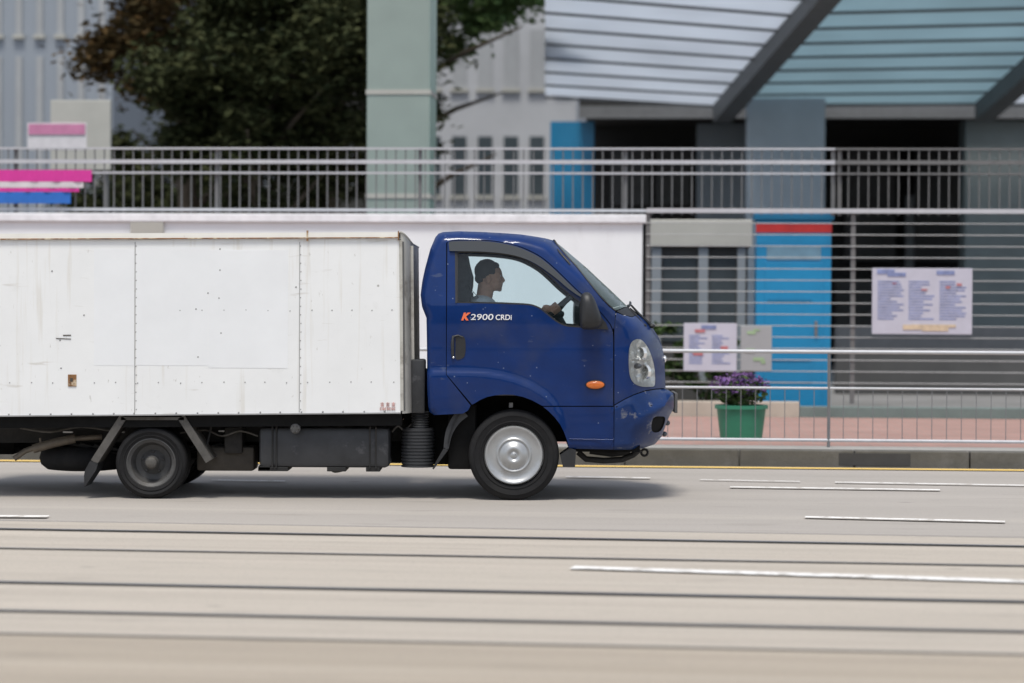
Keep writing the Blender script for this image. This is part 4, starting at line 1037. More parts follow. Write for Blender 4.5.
# ================================================================== GROUND FRAME
TH = math.atan(0.068)                                # the street runs 3.9 degrees off the truck
SD = Vector((math.cos(TH), -math.sin(TH), 0)); TD = Vector((math.sin(TH), math.cos(TH), 0))
OO = G(512, 464.4); OO.z = 0
def W(s, t, z=0.0): return OO + SD * s + TD * t + Vector((0, 0, z))
def ST(u, v, t):                                     # measured photo point on the upright plane at depth t behind the kerb
    d = ray(u, v); k = ((OO + TD * t - CAM).dot(TD)) / d.dot(TD); p = CAM + d * k - OO
    return p.dot(SD), p.z
def sx(u, t, v=300): return ST(u, v, t)[0]
def sz(v, t, u=512): return ST(u, v, t)[1]
def thing(name, s, t, z, label, cat, group=None): return empty(name, W(s, t, z), -TH, label=label, cat=cat, group=group)
class LB(MB):
    """mesh builder in street coordinates (s, t, z), built relative to a base point"""
    def done(s_, name, mats, parent, base, smooth=None, **k):
        o = s_.build(name, mats, parent, smooth=smooth, local=base, **k)
        if parent is None: o.location = W(*base); o.rotation_euler = (0, 0, -TH)
        return o

def sheet(name, quad, z, material, **k):
    m = MB(); c = sum((Vector(q) for q in quad), Vector()) / 4
    d = (Vector(quad[1]) - Vector(quad[0])).normalized(); ang = math.atan2(d.y, d.x)
    pts = [Vector((q[0], q[1], z)) for q in quad]; base = Vector((c.x, c.y, 0))
    R = Matrix.Rotation(-ang, 4, 'Z'); m.poly([R @ (p - base) for p in pts])
    o = m.build(name, material); o.location = base; o.rotation_euler = (0, 0, ang); tag(o, **k); return o
# ground far and wide, then road
sheet('ground', [(-900, -600, 0), (900, -600, 0), (900, 900, 0), (-900, 900, 0)], -0.02, M['yard'], kind='structure')
def far_line(p, q, ext=120):
    d = (q - p).normalized(); return p - d * ext, q + d * ext
road = [W(-150, -40), W(150, -40), W(150, 0), W(-150, 0)]
sheet('road', road, 0.0, M['asphalt'], kind='structure')
a0, a1 = far_line(G(0, 521.5), G(1024, 538.7), 70); b0, b1 = far_line(G(0, 635), G(1024, 656.5), 70)
sheet('tram_track_bed', [b0, b1, a1, a0], 0.004, M['bed'], kind='structure')
dn = (b1 - b0).normalized(); dn = Vector((dn.y, -dn.x, 0))
sheet('near_carriageway', [b0 + dn * 11, b1 + dn * 11, b1, b0], 0.0045, M['near'], kind='structure')
def line(name, p, q, w, z, material, **k):
    d = (q - p).normalized(); n = Vector((-d.y, d.x, 0)) * w / 2
    return sheet(name, [p - n, q - n, q + n, p + n], z, material, **k)
line('slab_joint', b0, b1, 0.035, 0.009, M['joint'], kind='structure')
line('slab_joint', a0, a1, 0.02, 0.009, M['joint'], kind='structure')
for (v0, v1, nm) in ((530.3, 548, 0.10), (549.6, 567.6, 0.06), (584, 604, 0.09), (612.6, 634, 0.07)):
    p, q = far_line(G(0, v0), G(1024, v1)); d = (q - p).normalized(); n = Vector((-d.y, d.x, 0))
    line('tram_rail', p, q, nm * 0.72, 0.009, M['groove'], kind='structure')
    line('tram_rail', p + n * nm * 0.2, q + n * nm * 0.2, nm * 0.42, 0.013, M['railsteel'], kind='structure')
for (u0, v0, u1, v1, w) in ((572, 569.6, 1110, 586.3, 0.15), (-60, 517.6, 48, 518.2, 0.12), (805, 518.6, 1005, 523.4, 0.10), (730, 488.4, 940, 491.4, 0.10), (835, 483.6, 1060, 487.4, 0.08), (566, 478, 650, 479.4, 0.09), (212, 481.4, 285, 482.6, 0.07), (700, 481, 800, 483, 0.05)):
    line('lane_marking', G(u0, v0), G(u1, v1), w, 0.0135, M['paintw'], kind='structure')
line('yellow_line', W(-150, -0.24), W(150, -0.24), 0.17, 0.0085, M['painty'], kind='structure')
# dry stain patches in the road, elongated along the traffic
# kerb: real stones with joints
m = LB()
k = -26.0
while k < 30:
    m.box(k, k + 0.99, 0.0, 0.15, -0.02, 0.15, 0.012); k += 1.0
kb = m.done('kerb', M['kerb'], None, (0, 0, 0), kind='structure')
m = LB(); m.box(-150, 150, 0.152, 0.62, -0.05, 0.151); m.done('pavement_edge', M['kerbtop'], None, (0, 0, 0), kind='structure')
m = LB(); m.box(-150, 150, 0.622, 6.2, -0.05, 0.15); m.done('pavement', M['paving'], None, (0, 0, 0), kind='structure')
m = LB(); m.box(-150, 150, 6.2, 200, -0.05, 0.13); m.done('yard_ground', M['yard'], None, (0, 0, 0), kind='structure')
m = LB(); s0 = sx(840, 0); m.box(s0, s0 + 0.62, -0.004, 0.06, 0.02, 0.125); m.done('kerb_dark_patch', M['groove'], None, (s0, 0, 0.0), label='dark patch in the kerb face at the right', cat='drain')  # flat dark patch set into the kerb face

# ------------------------------------------------------------------ pedestrian railing along the kerb
T0 = 0.42
ztop = sz(352, T0, 850); zmid = sz(388.5, T0, 850); zbot = sz(440.5, T0, 850)
sec_w = 1.95; s_a = sx(664, T0) - 3 * sec_w - 0.5
proto = None
def copy_tree(o, parent=None):
    c = o.copy(); COL.objects.link(c)
    if parent is not None: c.parent = parent
    for ch in list(o.children): copy_tree(ch, c)
    return c
rail_labels = ['kerb railing section hidden behind the rear of the cargo box', 'kerb railing section hidden behind the middle of the cargo box', 'kerb railing section behind the gap between cargo box and cab',
               'kerb railing section before the green tub and the blue cabin, starting behind the cab', 'kerb railing section below the large lilac notice, at the right edge', 'kerb railing section mostly past the right frame edge']
for i in range(6):
    if i == 0:
        r = thing('pedestrian_railing', s_a, T0, 0.15, rail_labels[0], 'railing', 'grey steel railing sections along the kerb')
        for (z, rad) in ((ztop, 0.017), (zmid, 0.011), (zbot, 0.014)):
            m = LB(); m.tube([(s_a, T0, z), (s_a + sec_w, T0, z)], rad, 10); m.done('rail', M['galvl'], r, (s_a, T0, 0.15), 50)
        m = LB(); m.tube([(s_a + 0.02, T0, 0.15), (s_a + 0.02, T0, ztop - 0.01)], 0.014, 10); m.done('post', M['galv'], r, (s_a, T0, 0.15), 50)
        m = LB()
        for k in range(1, 15): m.tube([(s_a + 0.02 + k * sec_w / 15, T0, zbot), (s_a + 0.02 + k * sec_w / 15, T0, zmid)], 0.0036, 6)
        m.done('bar_panel', M['galv'], r, (s_a, T0, 0.15), 50)
        proto = r
    else:
        r = copy_tree(proto); r.location = W(s_a + i * sec_w, T0, 0.15); r['label'] = rail_labels[i]

# ------------------------------------------------------------------ boundary: white wall with bar fence (left), horizontal bar fence (right)
TW = 7.0; sL = sx(-620, TW); sR = sx(642, TW)
zW = sz(213.5, TW, 200)
wl = thing('boundary_wall', (sL + sR) / 2, TW, 0.13, 'long white painted wall with pale coping, running behind the truck', 'wall')
base = ((sL + sR) / 2, TW, 0.13)
m = LB(); m.box(sL, sR, TW, TW + 0.22, 0.10, zW - 0.10); m.done('wall_panel', M['wallw'], wl, base)
m = LB(); m.box(sL - 0.04, sR + 0.05, TW - 0.05, TW + 0.27, zW - 0.098, zW, 0.01); m.done('coping', M['coping'], wl, base)
m = LB(); m.box(sx(131, TW), sx(164, TW), TW - 0.045, TW - 0.002, 0.10, zW - 0.1); m.done('pilaster', M['beige'], wl, base)
# bar fence on top, continuing to the right behind the other fence
zt, za, zb_, zc = sz(148, TW, 300), sz(161.3, TW, 300), sz(172.5, TW, 300), sz(213, TW, 300)
def topfence(s0, s1, name, label, mr, mb, z_lo, posts, bar=0.115):
    f = thing(name, (s0 + s1) / 2, TW + 0.1, z_lo, label, 'fence'); bs = ((s0 + s1) / 2, TW + 0.1, z_lo); t = TW + 0.1
    for z, h in ((zt, 0.022), (za, 0.045), (zb_, 0.022), (z_lo + 0.05, 0.03)):
        m = LB(); m.box(s0, s1, t - 0.02, t + 0.02, z - h / 2, z + h / 2); m.done('rail', mr, f, bs)
    m = LB(); x = s0 + 0.03
    while x < s1: m.box(x - 0.007, x + 0.007, t - 0.007, t + 0.007, z_lo, zt); x += bar
    m.done('bar_panel', mb, f, bs)
    for x in posts:
        m = LB(); m.box(x - 0.02, x + 0.02, t + 0.022, t + 0.07, z_lo, zt + 0.01); m.done('post', mb, f, bs)
    return f
sM = sx(834, TW + 0.1)
topfence(sL, sM, 'bar_fence', 'pale grey vertical bar fence standing on top of the white wall', M['galvl'], M['galv3'], zW, [sL + 0.5 + 2.4 * k for k in range(9)])
topfence(sM + 0.01, sx(1510, TW), 'bar_fence', 'dull grey vertical bar fence high at the right before the dark openings', M['galvd'], M['galvd'], zW, [sM + 0.06 + 2.4 * k for k in range(2)])
# horizontal bar fence, right
TF = 6.3; f0 = sx(646, TF); f1 = sx(1500, TF); zf = sz(211, TF, 850)
hf = thing('horizontal_bar_fence', (f0 + f1) / 2, TF, 0.15, 'tall fence of thin horizontal bars to the right of the truck nose', 'fence'); base = ((f0 + f1) / 2, TF, 0.15)
m = LB(); m.box(f0, f1, TF - 0.03, TF + 0.03, zf - 0.025, zf + 0.025); m.done('top_rail', M['galvl'], hf, base)
m = LB(); z = zf - 0.14
while z > 0.42: m.tube([(f0, TF, z), (f1, TF, z)], 0.0055, 6); z -= 0.128
m.done('bar_panel', M['galv2'], hf, base, 50)
x = f0 + 0.02
while x < f1:
    m = LB(); m.box(x - 0.025, x + 0.025, TF + 0.01, TF + 0.06, 0.3, zf - 0.02); m.done('post', M['galvd'], hf, base); x += 2.3
sK = sx(800, TF)
m = LB(); m.box(f0 - 0.2, sK, TF - 0.09, TF + 0.10, 0.10, sz(401, TF, 700), 0.01); m.done('plinth', M['plinth'], hf, base)
m = LB(); m.box(sK + 0.002, f1, TF - 0.09, TF + 0.10, 0.10, sz(407, TF, 900), 0.01); m.done('plinth', M['plinthg'], hf, base)
# pale skirting of wall left of the fence
# ------------------------------------------------------------------ notices hung on the fence
def notice(u0, u1, v0, v1, t, label, mt, prints, seedv):
    random.seed(seedv); s0, s1 = sx(u0, t), sx(u1, t); z0, z1 = sz(v1, t, u0), sz(v0, t, u0); bs = ((s0 + s1) / 2, t, z0)
    n = thing('notice_board', bs[0], t, z0, label, 'notice')
    m = LB(); m.box(s0, s1, t - 0.02, t, z0, z1, 0.004); m.done('board', mt, n, bs)
    for pm in prints:
        m = LB()
        if pm[1] == 0:
            for c_ in range(pm[2]):
                xa = s0 + 0.06 + c_ * (s1 - s0 - 0.08) / pm[2]; y = z1 - pm[4]
                while y > z0 + pm[5]:
                    m.box(xa, xa + (s1 - s0 - 0.16) / pm[2] * random.uniform(0.45, 0.95), t - 0.0225, t - 0.019, y, y + pm[3]); y -= pm[3] * 2.0
        for k in range(pm[1]):
            w = random.uniform(*pm[2]); hh = random.uniform(*pm[3]); x = random.uniform(s0 + 0.05, s1 - 0.05 - w); y = random.uniform(z0 + 0.05 + pm[4] * (z1 - z0), z0 + (z1 - z0) * pm[5] - hh)
            m.box(x, x + w, t - 0.024 - 0.0015 * (pm[6] + 1) - 0.0001 * k, t - 0.019, y, y + hh)
        m.done('print', pm[0], n, bs)
    return n
notice(872, 972, 268, 334, TF - 0.03, 'large lilac white printed notice hung on the fence at the right', M['post'], [(M['pr1'], 0, 3, 0.016, 0.16, 0.14), (M['pr1'], 3, (0.15, 0.3), (0.04, 0.06), 0.8, 1.0, 0), (M['pr3'], 3, (0.2, 0.5), (0.03, 0.06), -0.02, 0.16, 1), (M['pr2'], 4, (0.04, 0.12), (0.01, 0.03), 0.2, 0.8, 2)], 5)
notice(684, 737, 323, 371, TF - 0.03, 'white notice with blue and red print on the fence near the truck nose', M['post'], [(M['pr1'], 0, 2, 0.014, 0.15, 0.06), (M['pr1'], 2, (0.1, 0.2), (0.03, 0.05), 0.7, 1.0, 0), (M['pr2'], 3, (0.03, 0.12), (0.02, 0.05), 0.2, 0.9, 1)], 8)
notice(741, 772, 326, 371, TF - 0.03, 'pale green white notice on the fence overlapping the blue kiosk edge', M['winl'], [(M['pr4'], 5, (0.05, 0.15), (0.02, 0.06), 0.0, 1.0, 0)], 9)
# green tub with purple flowers on the pavement
tb = sx(742, 1.6); bs = (tb, 1.6, 0.15)
tubo = thing('flower_tub', tb, 1.6, 0.15, 'round green tub of purple flowers on the pavement behind the railing', 'planter')
m = LB(); R0 = 0.23
m.lathe([(0.0, 0.15), (R0 * 0.85, 0.15), (R0, 0.44), (R0 + 0.02, 0.44), (R0 + 0.02, 0.475), (R0 - 0.015, 0.475), (R0 - 0.02, 0.45)], (tb, 1.6, 0), 32, 'z'); m.done('tub', M['tub'], tubo, bs, 40)
m = LB(); m.lathe([(0.0, 0.452), (R0 - 0.015, 0.452)], (tb, 1.6, 0), 24, 'z'); m.done('soil', M['soil'], tubo, bs)
def leaves(mb, c, rx, ry_, rz, n, size, clump=0, shell=0.5):
    cl = []
    if clump:
        for k in range(clump):
            v = Vector((random.gauss(0, 1), random.gauss(0, 1), random.gauss(0, 1))).normalized() * random.uniform(shell, 1.0) ** 0.6
            cl.append((Vector((v.x * rx, v.y * ry_, v.z * rz)), random.uniform(0.14, 0.30) * min(rx, rz)))
    for k in range(n):
        if clump:
            cc, cr_ = random.choice(cl); v = Vector((random.gauss(0, .55), random.gauss(0, .55), random.gauss(0, .42))) * cr_ + cc
        else:
            v = Vector((random.gauss(0, 1), random.gauss(0, 1), random.gauss(0, 1))).normalized() * random.random() ** 0.4; v = Vector((v.x * rx, v.y * ry_, v.z * rz))
        p = Vector(c) + v
        q = Matrix.Rotation(random.uniform(0, 2 * PI), 3, 'Z') @ Matrix.Rotation(random.gauss(0, 0.7), 3, 'X') @ Matrix.Rotation(random.gauss(0, .5), 3, 'Y')
        s = size * random.uniform(0.6, 1.3)
        mb.poly([p + q @ Vector(w) for w in ((-s, 0, 0), (-0.1 * s, -0.42 * s, 0.08 * s), (s, 0, -0.1 * s), (-0.1 * s, 0.42 * s, 0.08 * s))])
random.seed(11)
m = LB(); leaves(m, (tb, 1.6, 0.60), 0.25, 0.22, 0.14, 700, 0.035)
for k in range(20):
    a = random.uniform(0, 2 * PI); r = random.uniform(0, .1); m.tube([(tb + r * math.cos(a), 1.6 + r * math.sin(a), 0.45), (tb + 2 * r * math.cos(a), 1.6 + 2 * r * math.sin(a), 0.68)], 0.004, 4)
m.done('foliage', M['leafg'], tubo, bs)
m = LB(); leaves(m, (tb - 0.02, 1.6, 0.66), 0.29, 0.25, 0.12, 700, 0.028); m.done('flowers', M['petal'], tubo, bs)

# ------------------------------------------------------------------ blue kiosk behind the fence
TK_ = 7.3; k0, k1 = sx(756, TK_), sx(831, TK_); zk = sz(213.5, TK_, 800); kd = 0.85
bs = ((k0 + k1) / 2, TK_ + kd / 2, 0.13); ko = thing('portable_cabin', *bs, 'bright blue cabin with a red band under its roof, behind the fence', 'kiosk')
m = LB(); m.box(k0, k1, TK_, TK_ + kd, 0.13, zk - 0.08, 0.012); m.done('body', M['kblue'], ko, bs)
m = LB(); m.box(k0 - 0.03, k1 + 0.03, TK_ - 0.03, TK_ + kd + 0.03, zk - 0.078, zk, 0.015); m.done('roof', M['kblued'], ko, bs)
m = LB(); z1 = sz(224, TK_, 790); z0 = sz(232.5, TK_, 790); m.box(k0 - 0.006, k1 + 0.006, TK_ - 0.010, TK_ + 0.01, z0, z1); m.done('red_band', M['kred'], ko, bs)
m = LB(); m.box(k0 + 0.10, k1 - 0.10, TK_ - 0.012, TK_ + .01, 0.2, sz(262, TK_, 790), 0.005); dr = m.done('door', M['kblue'], ko, bs)
m = LB(); m.box(k0 + 0.12, k1 - 0.12, TK_ - 0.012, TK_ + 0.01, sz(260, TK_, 790), sz(246, TK_, 790), 0.004); m.done('vent_panel', M['kteal'], ko, bs)
m = LB(); m.box(k1 - 0.19, k1 - 0.155, TK_ - 0.04, TK_ - 0.012, 1.05, 1.22, 0.004); m.done('handle', M['galv'], dr, bs)
m = LB()
for zz in (0.5, 0.75, 1.45): m.box(k0 + 0.13, k1 - 0.22, TK_ - 0.018, TK_ - 0.010, zz, zz + 0.03)
m.done('door_rib', M['kblued'], dr, bs)

# ------------------------------------------------------------------ guardhouse between wall and cabin
TG = 9.0; g0, g1 = sx(648, TG), sx(752, TG); zg = sz(219.5, TG, 700); zl = sz(246.5, TG, 700); gd = 2.6
bs = ((g0 + g1) / 2, TG + gd / 2, 0.13); gh = thing('guardhouse', *bs, 'low guardhouse with beige fascia and dark windows beside the blue cabin', 'hut')
m = LB(); m.box(g0, g1, TG, TG + gd, zl, zg, 0.02); m.done('fascia', M['beige'], gh, bs)
m = LB(); m.box(g0 + 0.05, g1 - 0.05, TG + 0.15, TG + gd - .1, 0.13, zl - 0.003); m.done('wall', M['dgrey'], gh, bs)
for a, b_ in ((0.04, 0.16), (0.62, 0.74), (1.10, 1.20)):
    m = LB(); m.box(g0 + a, g0 + b_, TG + 0.05, TG + 0.148, 0.13, zl - 0.003); m.done('pillar', M['cold'], gh, bs)
for a, b_ in ((0.18, 0.60), (0.76, 1.08)):
    m = LB(); m.box(g0 + a, g0 + b_, TG + 0.13, TG + 0.149, 0.95, zl - 0.12); wdw = m.done('window', M['win'], gh, bs)
# shrubs before the guardhouse
random.seed(21)
for i, (u, lab) in enumerate(((668, 'green shrub low behind the fence right by the truck nose'), (704, 'green shrub behind the white notice'), (742, 'green shrub at the left foot of the blue cabin'))):
    t = 8.2; s = sx(u, t); bs = (s, t, 0.13); sh = thing('shrub', s, t, 0.13, lab, 'shrub', 'green shrubs before the guardhouse')
    m = LB(); leaves(m, (s, t, 0.72), 0.33, 0.3, 0.45, 1300, 0.05, 10, 0.3); m.done('foliage', M['leafg'], sh, bs)
    m = LB()
    for k in range(6):
        a = k * 1.05; m.tube([(s, t, 0.13), (s + 0.12 * math.cos(a), t + 0.12 * math.sin(a), 0.5), (s + 0.2 * math.cos(a), t + 0.2 * math.sin(a), 0.8)], [0.015, 0.01, 0.005], 5)
    m.done('stem', M['bark'], sh, bs)

# ------------------------------------------------------------------ mint tiled pillar
TM = 10.0; p0, p1 = sx(366, TM), sx(429, TM); bs = ((p0 + p1) / 2, TM + .4, 0.13)
mp_ = thing('tiled_pillar', *bs, 'tall square pale mint green tiled pillar above the cab', 'pillar')
m = LB(); m.box(p0, p1, TM, TM + 0.85, 0.13, 9.0, 0.01); m.done('shaft', M['mint'], mp_, bs)
m = LB()
for z in (sz(196, TM, 400), sz(92, TM, 400), 7.2): m.box(p0 - 0.012, p1 + 0.012, TM - 0.012, TM + .862, z - 0.03, z + 0.03)
m.done('band', M['beige'], mp_, bs)

# ------------------------------------------------------------------ canopied building at the right
TB = 26.0
bl0, bl1 = sx(578, TB), sx(1500, TB); bs = ((bl0 + bl1) / 2, TB + 4, 0.13)
bd = thing('canopied_building', *bs, 'big building with dark openings, grey columns and striped glass canopies', 'building')
z_beam = sz(108, TB, 800)
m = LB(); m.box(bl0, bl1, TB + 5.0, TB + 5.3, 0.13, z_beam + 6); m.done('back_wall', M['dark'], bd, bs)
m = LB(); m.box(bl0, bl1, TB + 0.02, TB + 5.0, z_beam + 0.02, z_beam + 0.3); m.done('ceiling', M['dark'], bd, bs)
m = LB(); m.box(bl0, bl1, TB - 0.02, TB + 0.5, z_beam - 0.16, z_beam + 0.04); m.done('lintel', M['beam'], bd, bs)
m = LB(); m.box(bl0, bl1, TB - 0.06, TB - 0.021, z_beam - 0.20, z_beam - 0.15); m.done('trim', M['galv'], bd, bs)
m = LB(); m.box(bl0, bl1, TB + 0.3, TB + 0.5, z_beam + 0.045, z_beam + 7); m.done('upper_wall', M['cold'], bd, bs)
for (u0, u1, mt, dt) in ((696, 746, M['cold'], 1.2), (746, 824, M['colb'], -1.0), (964, 1100, M['colt'], 0.2), (1240, 1360, M['colt'], 0.2)):
    m = LB(); t = TB + dt; m.box(sx(u0, t), sx(u1, t), t, t + 1.0, 0.13, (z_beam - 0.21) if dt >= 0 else z_beam + 0.12, 0.02); m.done('column', mt, bd, bs)
m = LB(); m.box(sx(548, TB), sx(592, TB) , TB + 0.52, TB + 0.7, 0.13, z_beam - 0.22); m.done('blue_panel', M['kblued'], bd, bs)
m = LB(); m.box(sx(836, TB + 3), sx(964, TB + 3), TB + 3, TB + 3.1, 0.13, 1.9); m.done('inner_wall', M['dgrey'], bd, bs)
m = LB(); m.box(sx(905, TB + 3), sx(913, TB + 3), TB + 2.9, TB + 3, 0.13, 3.6); m.done('inner_post', M['beam'], bd, bs)
for (u0, u1, v0, v1) in ((610, 650, 150, 205), (655, 690, 150, 205), (845, 895, 150, 260), (915, 958, 150, 260)):
    t = TB + 4.6; m = LB(); m.box(sx(u0, t), sx(u1, t), t, t + 0.3, sz(v1, t), sz(v0, t), 0.02); m.done('shutter', M['dgrey'], bd, bs)
# canopies: sloping bays of glass with bars; the near edge is the higher one
def bilin(q, a, b): 
    return (q[0] * (1 - a) + q[1] * a) * (1 - b) + (q[3] * (1 - a) + q[2] * a) * b
def canopy(quad, nb, mt, name, label=None, barw=0.07):
    """quad: far-left, far-right, near-right, near-left in street coordinates"""
    q = [Vector(p) for p in quad]; m = LB()
    up = (q[1] - q[0]).cross(q[3] - q[0]).normalized()
    if up.z < 0: up = -up
    for k in range(nb):
        a, b_ = k / nb, (k + 1) / nb
        v = [bilin(q, 0, a), bilin(q, 1, a), bilin(q, 1, b_), bilin(q, 0, b_)]
        m.poly(v); m.poly([p + up * 0.03 for p in v[::-1]])
    c = m.done(name, mt, bd, bs)
    m = LB()
    for k in range(nb + 1):
        a = k / nb; m.obox(bilin(q, 0, a) - up * 0.05, bilin(q, 1, a) - up * 0.02, barw, 0.035, up)
    m.done('glazing_bar', M['beam'], c, bs)
    return c
TN = TB - 11.0
def q3(u, v, t): s, z = ST(u, v, t); return (s, t, z)
# bright left bay, leaning down to the right; teal right bay nearly level
canopy([q3(545, 95, TB - 0.4), q3(726, 106, TB - 0.4), q3(830, -18, TN), q3(545, -45, TN)], 9, M['glz_w'], 'canopy_bay')
canopy([q3(735, 104, TB - 0.4), q3(985, 103, TB - 0.4), q3(1120, -30, TN), q3(838, -24, TN)], 9, M['glz_t'], 'canopy_bay')
canopy([q3(992, 103, TB - 0.4), q3(1130, 104, TB - 0.4), q3(1250, 0, TN), q3(1130, -20, TN)], 8, M['glz_w'], 'canopy_bay')
for (a, b_) in (((722, 106, TB - 0.5), (834, -26, TN - 0.2)), ((984, 104, TB - 0.5), (1125, -24, TN - 0.2))):
    m = LB(); pa, pb = Vector(q3(*a)), Vector(q3(*b_)); m.obox(pa - Vector((0, 0, 0.15)), pb - Vector((0, 0, 0.15)), 0.34, 0.34); m.done('girder', M['beam'], bd, bs)
m = LB()
m.box(sx(900, TF + 6), sx(903, TF + 6), TF + 6, TF + 6.05, 0.13, 1.4); m.bm.free()
# low bench walls in the yard at the right
m = LB(); t = 14.0; bsw = (sx(900, t), t, 0.13); m.box(sx(836, t), sx(1120, t), t, t + 0.3, 0.13, sz(352, t, 900), 0.02); m.done('yard_wall', M['dgrey'], None, bsw, label='low grey wall in the yard below the dark openings', cat='wall')
m = LB(); t = 18.0; bsw = (sx(900, t), t, 0.13); m.box(sx(836, t), sx(1120, t), t, t + 0.3, 0.13, sz(326, t, 900), 0.02); m.done('yard_step', M['beam'], None, bsw, label='dark low step at the foot of the building openings', cat='step')
# parked pale thing right of notice: small white van edge
# ------------------------------------------------------------------ left: facade, sign, banner
def facade(name, label, u0, u1, t, depth, top, mt, cols, rows, fmt, z00=1.0, wfrac=0.55, hfrac=0.55, lattice=False):
    s0, s1 = sx(u0, t), sx(u1, t); bs = ((s0 + s1) / 2, t + depth / 2, 0.13); o = thing(name, *bs, label, 'building')
    m = LB(); m.box(s0, s1, t, t + depth, 0.13, top); m.done('wall', mt, o, bs)
    m = LB(); m.box(s0 - 0.2, s1 + 0.2, t - 0.2, t + depth + .2, top + 0.002, top + 0.4); m.done('parapet', mt, o, bs)
    cw = (s1 - s0) / cols; rh = (top - z00) / rows
    for i in range(cols):
        for j in range(rows):
            x0 = s0 + cw * (i + (1 - wfrac) / 2); z0 = z00 + rh * (j + (1 - hfrac) / 2)
            m = LB(); m.box(x0, x0 + cw * wfrac, t - 0.04, t + 0.01, z0, z0 + rh * hfrac); w = m.done('window', fmt[(i * 3 + j * 5) % len(fmt)], o, bs)
            m = LB(); m.box(x0 - 0.05, x0 + cw * wfrac + 0.05, t - 0.10, t - 0.0, z0 - 0.09, z0 - 0.01); m.done('sill', M['beige'], w, bs)
    return o
facade('office_building', 'blue grey office facade with tall window strips at the far left', -560, 112, 30.0, 12, 16, M['fac1'], 33, 5, [M['winl']], 0.6, 0.3, 0.85)
facade('apartment_block', 'pale block with small windows between the mint pillar and the canopies', 420, 575, 40.0, 12, 22, M['fac2'], 6, 8, [M['win'], M['winl'], M['win']], 0.8)
facade('tower_block', 'dark grey block far behind the trees at the left', 95, 440, 46.0, 12, 22, M['fac3'], 9, 7, [M['win'], M['fac1']], 0.8)
# signboard on the far side and banner on the fence
t = 12.0; a0_, a1_ = sx(50, t), sx(110, t); bs = ((a0_ + a1_) / 2, t, 0.13)
sb = thing('signboard', *bs, 'white signboard with a pink stripe, standing behind the fence at the left', 'sign')
m = LB(); m.box(a0_, a1_, t, t + 0.08, sz(170, t, 50), sz(100, t, 50), 0.01); m.done('board', M['beige'], sb, bs)
m = LB(); m.box(a0_ - 0.30, a1_ - 0.35, t - 0.02, t - 0.005, sz(134.5, t, 50), sz(124, t, 50)); m.done('pink_stripe', M['pinkp'], sb, bs)
m = LB(); m.box(a0_ - 0.32, a1_ - 0.33, t - 0.004, t + 0.05, sz(150, t, 50), sz(123, t, 50), 0.004); m.done('side_board', M['bwhite'], sb, bs)
m = LB()
for x in (a0_ + 0.08, a1_ - 0.08): m.box(x - 0.03, x + 0.03, t + 0.081, t + 0.14, 0.13, sz(104, t, 50))
m.done('post', M['galvd'], sb, bs)
t = TW + 0.16 - 0.12; b0_, b1_ = sx(-20, t), sx(92, t); bs = ((b0_ + b1_) / 2, t, sz(208, t, 40))
bn = thing('banner', *bs, 'magenta, white and blue striped banner tied to the bar fence at the left', 'banner')
def wav(v0, v1, mt, nm, du=0):
    m = LB(); n = 28
    for k in range(n):
        xa, xb = b0_ + (b1_ - du - b0_) * k / n, b0_ + (b1_ - du - b0_) * (k + 1) / n
        ya, yb = t - 0.035 - 0.010 * math.sin(k * 1.1), t - 0.035 - 0.010 * math.sin((k + 1) * 1.1)
        za_, zb2 = sz(v1, t, 40), sz(v0, t, 40)
        vs = [(xa, ya, za_), (xb, yb, za_), (xb, yb, zb2), (xa, ya, zb2)]
        m.poly(vs); m.poly([(p[0], p[1] + 0.004, p[2]) for p in vs[::-1]])
    m.done(nm, mt, bn, bs)
wav(170, 181.8, M['magenta'], 'magenta_stripe'); wav(182, 187.8, M['bwhite'], 'white_stripe', 0.1); wav(188, 191.8, M['magenta'], 'magenta_stripe', 0.15); wav(192, 203.5, M['bblue'], 'blue_stripe', 0.25)

# ------------------------------------------------------------------ unseen buildings behind the viewer, added for the paint and glass to mirror
for i, (x0, x1, hgt, mt, lab) in enumerate(((-60, -18, 8.5, 'fac1', 'unseen blue grey building added across the street, mirrored in the paint of the cargo box side'), (-16, 14, 7.0, 'colt', 'unseen dark teal building added across the street, mirrored in the blue cab door'), (17, 60, 9.0, 'dgrey', 'unseen dark grey building added across the street, mirrored in the truck nose'))):
    y = -40.0; bs = ((x0 + x1) / 2, y, 0.0); o = empty('unseen_building', bs, 0, label=lab, cat='building')
    m = MB(); m.box(x0, x1, y - 10, y, 0, hgt); m.build('wall', M[mt], o, local=bs)
    m = MB(); m.box(x0 - .3, x1 + .3, y - 10.3, y + .5, hgt + .002, hgt + 0.4); m.build('parapet', M['beige'], o, local=bs)
    nwin = int((x1 - x0) / 3.2)
    for j in range(nwin):
        for z in (0.6, 3.9):
            xa = x0 + 0.8 + j * 3.2; m = MB(); m.box(xa, xa + 2.0, y - .1, y + 0.04, z, z + (2.2 if z < 1 else 1.6)); m.build('window', M['win'], o, local=bs)
    m = MB(); m.box(x0, x1, y + 0.01, y + 2.0, 3.1, 3.3); m.build('awning', M['beige'], o, local=bs)
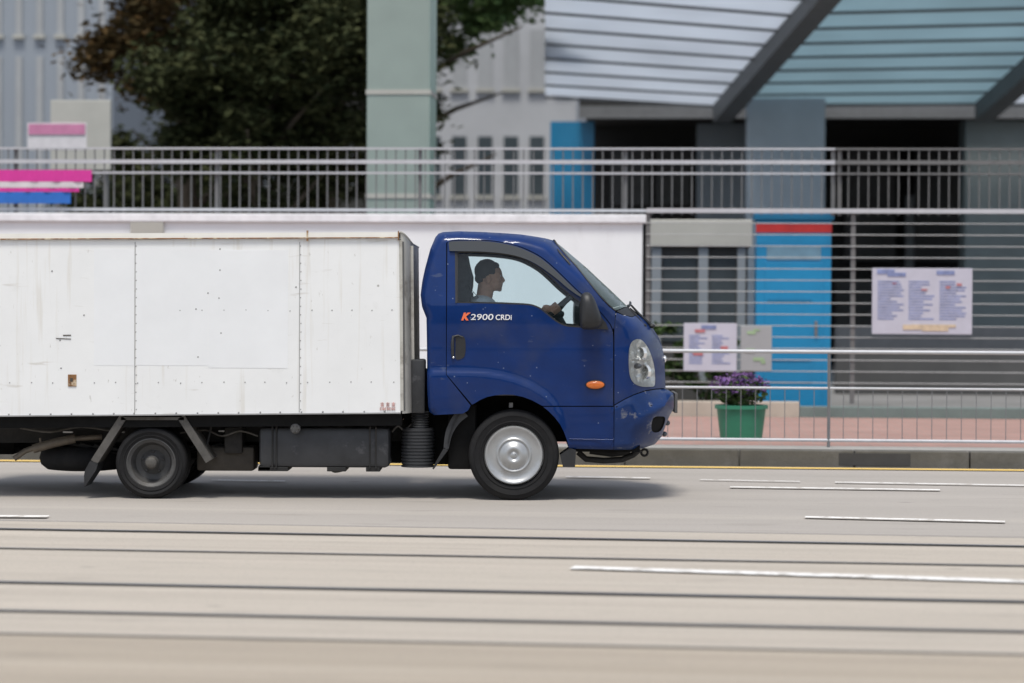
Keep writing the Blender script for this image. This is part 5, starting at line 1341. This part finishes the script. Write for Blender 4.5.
# ------------------------------------------------------------------ trees
def tree(u, t, zc, rx, rz, label, mt, n, size, group='trees behind the white wall', lean=0.0, clumps=44):
    s = sx(u, t); bs = (s, t, 0.13); o = thing('tree', s, t, 0.13, label, 'tree', group)
    m = LB(); h = zc - rz * 0.2
    path = [(s + lean * k / 5 + 0.08 * math.sin(k), t + 0.06 * math.cos(k * 1.7), 0.1 + (h - 0.1) * k / 5) for k in range(6)]
    m.tube(path, [0.24, 0.19, 0.17, 0.15, 0.13, 0.08], 10)
    for k in range(9):
        a = k * 2.4; z0 = h * (0.45 + 0.06 * k); z0 = min(z0, h); r = rx * random.uniform(0.5, 0.85)
        m.tube([(s + lean * z0 / h, t, z0), (s + lean + r * 0.5 * math.cos(a), t + r * 0.5 * math.sin(a), z0 + rz * 0.35), (s + lean + r * math.cos(a), t + r * math.sin(a), z0 + rz * 0.6)], [0.07, 0.045, 0.015], 6)
    m.done('trunk', M['bark'], o, bs, 60)
    m = LB(); leaves(m, (s + lean, t, zc), rx, rx * 0.8, rz, n, size, clumps, 0.25); m.done('crown', mt, o, bs)
random.seed(5)
tree(185, 19.0, 6.6, 2.0, 1.9, 'tree with brownish leaf tips over the far left of the cargo box', M['leafb'], 14000, 0.085)
tree(255, 16.5, 4.9, 1.9, 2.4, 'dark bushy tree above the middle of the cargo box', M['leafd'], 26000, 0.085, clumps=80)
tree(330, 18.5, 5.2, 1.9, 2.6, 'dark dense tree close to the left side of the mint pillar', M['leafd'], 26000, 0.085, clumps=80)
tree(150, 24.0, 3.3, 1.6, 1.3, 'low dark tree behind the fence right of the signboard', M['leafd'], 12000, 0.085)
tree(405, 21.0, 7.1, 3.0, 1.5, 'light green tree top just right of the mint pillar', M['leafg'], 20000, 0.09, clumps=60)

# ================================================================== LIGHT
w = bpy.data.worlds.new('World'); SC.world = w; w.use_nodes = True; nt = w.node_tree
bg = nt.nodes['Background']; sk = nt.nodes.new('ShaderNodeTexSky'); sk.sky_type = 'NISHITA'; sk.sun_disc = False
SUN_EL, SUN_AZ = math.radians(68), math.radians(188)
sk.sun_elevation = SUN_EL; sk.sun_rotation = SUN_AZ; sk.dust_density = 1.5; sk.air_density = 1.0; sk.ozone_density = 1.0
hs = nt.nodes.new('ShaderNodeHueSaturation'); hs.inputs['Saturation'].default_value = 0.5
nt.links.new(sk.outputs[0], hs.inputs['Color']); nt.links.new(hs.outputs[0], bg.inputs['Color']); bg.inputs['Strength'].default_value = 0.115
sd = bpy.data.lights.new('sun', 'SUN'); sd.energy = 2.0; sd.angle = math.radians(16); sd.color = (1, 0.955, 0.87)
so = bpy.data.objects.new('sun', sd); COL.objects.link(so)
dirv = Vector((math.sin(SUN_AZ) * math.cos(SUN_EL), math.cos(SUN_AZ) * math.cos(SUN_EL), math.sin(SUN_EL)))
so.rotation_euler = dirv.to_track_quat('Z', 'Y').to_euler()

SC.render.engine = 'CYCLES'
SC.view_settings.view_transform = 'Standard'; SC.view_settings.look = 'None'; SC.view_settings.gamma = 1; SC.view_settings.exposure = 0.58
SC.cycles.max_bounces = 8; SC.cycles.transparent_max_bounces = 16
SC.render.resolution_x = 1024; SC.render.resolution_y = 683
